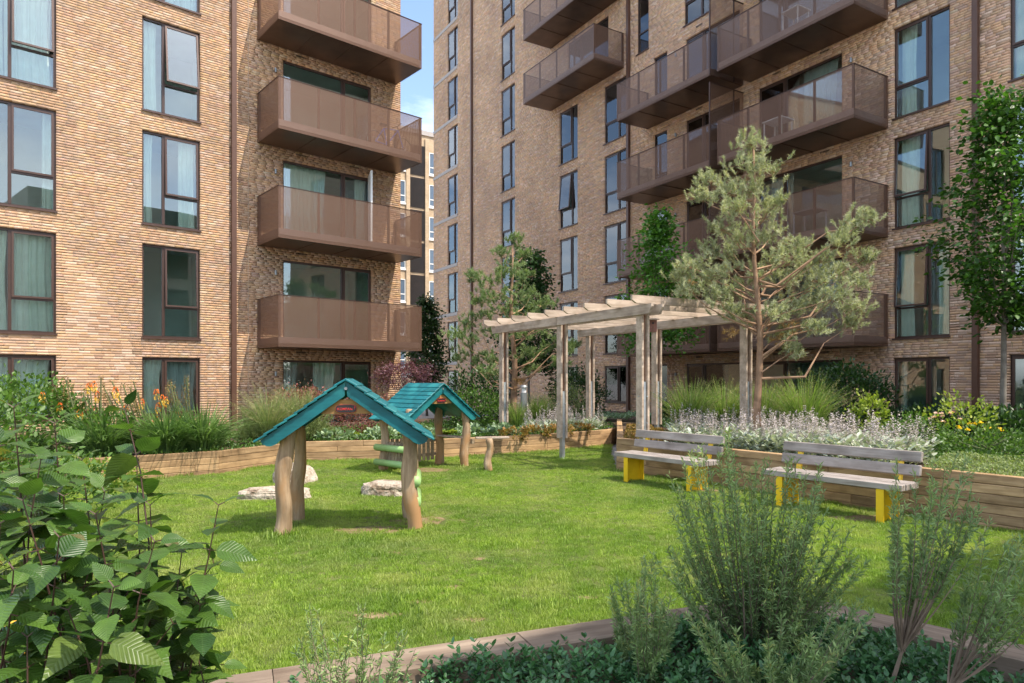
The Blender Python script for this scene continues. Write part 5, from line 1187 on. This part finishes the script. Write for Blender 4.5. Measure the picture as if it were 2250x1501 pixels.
gn_scatter('periwinkle', P, np.stack([rng.normal(0, .3, len(P)), rng.normal(0, .3, len(P)), rng.uniform(0, 6.28, len(P))], 1), rng.uniform(.8, 1.35, len(P)), rng.integers(0, 7, len(P)), VM, 'carpet of glossy dark periwinkle leaves covering the near bed', 'ground cover')
grass_clump('strap_leaf_plant', 'few broad strap leaves at the bottom right corner', (1.75, 2.2, .18), 26, .42, .2, 'strap', .012, arch=.8, cat='plant')

# ------------------------------------------------------------------ near plants: shrub with large veined leaves
def big_leaf(seed, curl, toneoff=0):
    q = np.random.default_rng(seed); nv, V, UV = 9, [], []; cols = (-1, -.5, 0, .5, 1)
    for j in range(nv):
        v = j / (nv - 1); w = .33 * (math.sin(math.pi * min(1, v * 1.02) ** .80)) ** .85 * (1 - .25 * v) + (.004 if 0 < j < nv - 1 else 0)
        for c in cols:
            ser = 1 + (.05 if j % 2 and abs(c) == 1 else 0); x = c * w * ser; z = .12 * abs(c) * w * 3 * .5 - curl * v * v + .012 * math.sin(v * 22) * abs(c); V.append((x, v - .06 * abs(c) * (.6 if 0 < j < nv - 1 else 0), z)); UV.append((.5 + c * .5 * w / .33, v))
    F = [(j * 5 + i, j * 5 + i + 1, (j + 1) * 5 + i + 1, (j + 1) * 5 + i) for j in range(nv - 1) for i in range(4)]
    t = np.full(len(V), q.uniform(.1, .85)); 
    if toneoff: t[:] = 1.0
    return polymesh('leaf', np.array(V), np.array(F), 'bigleaf', t, uv=np.array(UV), smooth=True)
BL = [big_leaf(i, c) for i, c in enumerate((.18, .28, .40, .10, .5, .22, .33, .15, .3, .2))] + [big_leaf(20, .4, 1)]
VB = thing('large_leaved_shrub', 'big shrub with large serrated veined leaves filling the lower left corner', 'shrub', (-1.25, 1.75, .17))
vb = V3(-1.25, 1.75, .17); tipsv = []
q = np.random.default_rng(77)
fixed = [(275, 900, 1.75), (300, 1000, 1.8), (30, 895, 1.6), (120, 930, 1.75), (480, 1110, 1.65), (330, 1110, 1.7), (210, 1130, 1.45), (90, 1010, 1.6), (400, 1210, 1.7), (470, 1240, 1.75), (180, 1010, 1.9), (50, 1100, 1.4), (340, 1190, 1.4), (130, 1180, 1.3), (440, 1330, 1.6),
         (250, 1290, 1.25), (380, 1370, 1.5), (30, 1250, 1.25), (150, 1340, 1.35), (300, 1420, 1.3), (60, 1400, 1.3), (430, 1420, 1.65), (0, 980, 1.5), (0, 1150, 1.35), (230, 1080, 1.9), (140, 1090, 1.6), (390, 1290, 1.75), (200, 1240, 1.55), (300, 1260, 1.6), (80, 1300, 1.6), (350, 1450, 1.55), (200, 1450, 1.5), (480, 1460, 1.8), (100, 1480, 1.4), (-60, 1060, 1.5), (-60, 1300, 1.5)]
leaves = []; wood = MB()
for (px, py, Y) in fixed:
    e = at(px, py, Y) - vb; st = V3(e[0] * .35 + q.normal(0, .22), e[1] * .35 + q.normal(0, .15), 0) if py < 1400 else V3(e[0] * .7, e[1] * .7, 0)
    mid = st * .35 + e * .65 + V3(q.normal(0, .10), q.normal(0, .06), -.05); u = np.linspace(0, 1, 8)[:, None]; pts = (1 - u) ** 2 * st + 2 * u * (1 - u) * mid + u ** 2 * e
    wood.tube(list(pts), [.005, .0046, .004, .0034, .0028, .0023, .0018, .0012], 6, False)
    L = np.linalg.norm(e - st); nn = 9 if L > .5 else 6
    for k in range(nn):
        f = 1 - (k * .070 + (.0 if k else 0)) / max(.3, L)
        if f < .1: break
        p = (1 - f) ** 2 * st + 2 * f * (1 - f) * mid + f ** 2 * e; ax = (e - mid) / np.linalg.norm(e - mid); a = k * math.pi / 2 + q.uniform(-.4, .4); s1 = np.cross(ax, V3(0, 1, .2)); s1 /= np.linalg.norm(s1); s2 = np.cross(ax, s1)
        for sg in (1, -1):
            d = (s1 * math.cos(a) + s2 * math.sin(a)) * sg + ax * (.75 if k == 0 else .25) + V3(0, 0, -.05 - .06 * k); d /= np.linalg.norm(d); size = (.058 if k == 0 else .082 if k == 1 else .096) * q.uniform(.8, 1.15)
            leaves.append((p + d * .014, d, size, k == 0 and q.random() < .12))
            wood.tube([p, p + d * .016], [.0015, .0012], 3, False)
for k in range(280):
    px = q.uniform(-80, 470); top = np.interp(px, [-80, 100, 200, 300, 400, 470], [980, 1040, 1120, 1180, 1250, 1330]); p = at(px, q.uniform(top, 1560), q.uniform(1.5, 2.1)) - vb
    d = q.normal(0, 1, 3); d[2] *= .35; d[1] -= .4; d /= np.linalg.norm(d); leaves.append((p, d, .100 * q.uniform(.75, 1.15), False))
wood.build('stems', 'redstem', VB)
leaves = leaves[:]; print('big leaves', len(leaves))
dist = [np.linalg.norm(l[0] + vb - V3(0, 0, 1.6)) for l in leaves]; order = np.argsort(dist)
rest = []
for rank, i in enumerate(order):
    p, d, s, young = leaves[i]; R = frames(np.array([d]), roll=np.array([q.normal(0, .35)]))[0]; Mx = Matrix(((*[float(x) for x in R[0]], 0), (*[float(x) for x in R[1]], 0), (*[float(x) for x in R[2]], 0), (0, 0, 0, 1)))
    mt = Matrix.Translation(tuple(p)) @ Mx @ Matrix.Scale(s, 4)
    if rank < 298: o = link('leaf', BL[10] if young else BL[q.integers(10)], VB); o.matrix_local = mt
    else: rest.append((mt, q.integers(10)))
if rest:
    bm = bmesh.new()
    for mt, i in rest: me = BL[i].copy(); me.transform(mt); bm.from_mesh(me); bpy.data.meshes.remove(me)
    me = bpy.data.meshes.new('inner_leaves'); bm.to_mesh(me); bm.free(); me.materials.append(M['bigleaf']); tag(link('inner_leaves', me, VB), kind='stuff')

# ------------------------------------------------------------------ lawn
def tuft_mesh(seed, nb, h, spread):
    q = np.random.default_rng(seed); a = q.uniform(0, 6.28, nb); r = spread * np.sqrt(q.uniform(0, 1, nb)); P = np.stack([np.cos(a) * r, np.sin(a) * r, np.zeros(nb)], 1)
    b = q.uniform(0, 6.28, nb); ln = q.uniform(.1, .9, nb); hh = h * q.uniform(.55, 1.15, nb); e = np.stack([np.cos(b) * ln * hh, np.sin(b) * ln * hh, hh], 1); m = e * .5; m[:, 2] = hh * .62
    yaw = b + 1.57 + q.uniform(-.6, .6, nb); w = .0016 * q.uniform(.7, 1.3, nb); s = np.stack([np.cos(yaw) * w, np.sin(yaw) * w, np.zeros(nb)], 1)
    V = np.stack([P - s, P + s, P + m - s * .8, P + m + s * .8, P + e], 1); f4 = np.array([(0, 1, 3, 2)]); f3 = np.array([(2, 3, 4)]); off = (np.arange(nb) * 5)[:, None, None]
    return polymesh('grass_tuft', V.reshape(-1, 3), [(f4[None] + off).reshape(-1, 4), (f3[None] + off).reshape(-1, 3)], 'turf', np.repeat(q.uniform(0, .9, nb), 5))
TM = [tuft_mesh(i, 26, h, .045) for i, h in enumerate((.018, .021, .025, .016, .030, .020))]
DIRT = [(at(835, 1353, 1)[0] * 4.63, 4.63, .16, .07), (-.65, 4.9, .1, .06), (-.42, 5.25, .12, .05), (-.28, 4.55, .10, .05), (.55, 5.0, .07, .05), (.5, 4.45, .07, .05), (-1.45, 7.25, .42, .20), (-1.05, 7.7, .3, .3), (-2.3, 7.2, .14, .12), (-1.55, 12.1, .5, .28), (4.1, 7.9, .45, .16), (2.7, 9.9, .3, .12), (-3.4, 10.4, .2, .12), (-1.1, 6.3, .08, .05), (-.3, 6.1, .06, .05)]
def in_dirt(P):
    r = np.zeros(len(P), bool)
    nzv = np.array([noise.noise(Vector((p[0] * 7, p[1] * 7, 0))) for p in P])
    for x, y, a, b in DIRT: r |= ((P[:, 0] - x) / a) ** 2 + ((P[:, 1] - y) / b) ** 2 < 1 + nzv * 1.1
    return r
for x, y, a, b in DIRT:
    mb = MB(); th = np.linspace(0, 2 * math.pi, 25)[:-1]; mb.add([(x + a * 1.0 * math.cos(t) * (1 + .18 * math.sin(3 * t + x)), y + b * 1.0 * math.sin(t) * (1 + .15 * math.cos(4 * t + y)), .004) for t in th], [tuple(range(24))])
    tag(mb.build('bare_dirt', 'dirt'), None, None, None, 'structure')
pts = []
for (ya, yb, den) in ((2.9, 5.0, 1500), (5.0, 7.5, 1100), (7.5, 10.5, 760), (10.5, 17, 520)):
    xa, xb = -.80 * yb - .6, min(7.6, .80 * yb + .6); n = int((xb - xa) * (yb - ya) * den); P = np.stack([rng.uniform(xa, xb, n), rng.uniform(ya, yb, n), np.zeros(n)], 1)
    P = P[inpoly(P, LAWN) & ~inpoly(P, YEL)]; P = P[~((P[:, 0] > -8) & inpoly(P, FB + [(3.7, -1.5), (-2.9, -1.5)]))]; pts.append(P)
P = np.concatenate(pts)
kk = np.array([noise.fractal(Vector((p[0] * 1.1, p[1] * 1.1, 5)), 1, 2, 3) for p in P[:, :2].tolist()]); kk2 = np.array([noise.noise(Vector((p[0] * 6, p[1] * 6, 9))) for p in P[:, :2].tolist()])
keep = (~in_dirt(P) | (rng.random(len(P)) < .22)) & (rng.random(len(P)) < .88 + .6 * kk2); P = P[keep]; kk = kk[keep]; kk2 = kk2[keep]
sc = np.where(rng.random(len(P)) < .03, 1.7, 1.0) * np.clip(1.0 + .45 * kk + .35 * kk2 + rng.normal(0, .12, len(P)), .5, 1.9)
# longer untrimmed grass at walls and posts
def edge_d(P, poly):
    d = np.full(len(P), 9.0)
    for a, b in zip(poly[:-1], poly[1:]):
        a = np.array(a); b = np.array(b); ab = b - a; u = np.clip(((P[:, :2] - a) @ ab) / (ab @ ab), 0, 1); d = np.minimum(d, np.linalg.norm(P[:, :2] - a - u[:, None] * ab, axis=1))
    return d
dd = np.minimum(np.minimum(edge_d(P, PL), edge_d(P, PR[1:])), edge_d(P, FB)); sc *= 1 + 1.1 * np.exp(-(dd / .06) ** 2)
for x, y in ((-2.37, 7.02), (-1.03, 7.28), (-2.4, 7.68), (1.02, 13.87), (-1.43, 13.0), (-.9, 12.58), (-.4, 11.95), (-2.2, 12.0)): sc *= 1 + .9 * np.exp(-((P[:, 0] - x) ** 2 + (P[:, 1] - y) ** 2) / .03)
gn_scatter('grass', P, np.stack([rng.normal(0, .12, len(P)), rng.normal(0, .12, len(P)), rng.uniform(0, 6.28, len(P))], 1), sc, rng.integers(0, 6, len(P)), TM, 'mown lawn grass with a few bare patches', 'grass')
print('tufts', len(P))
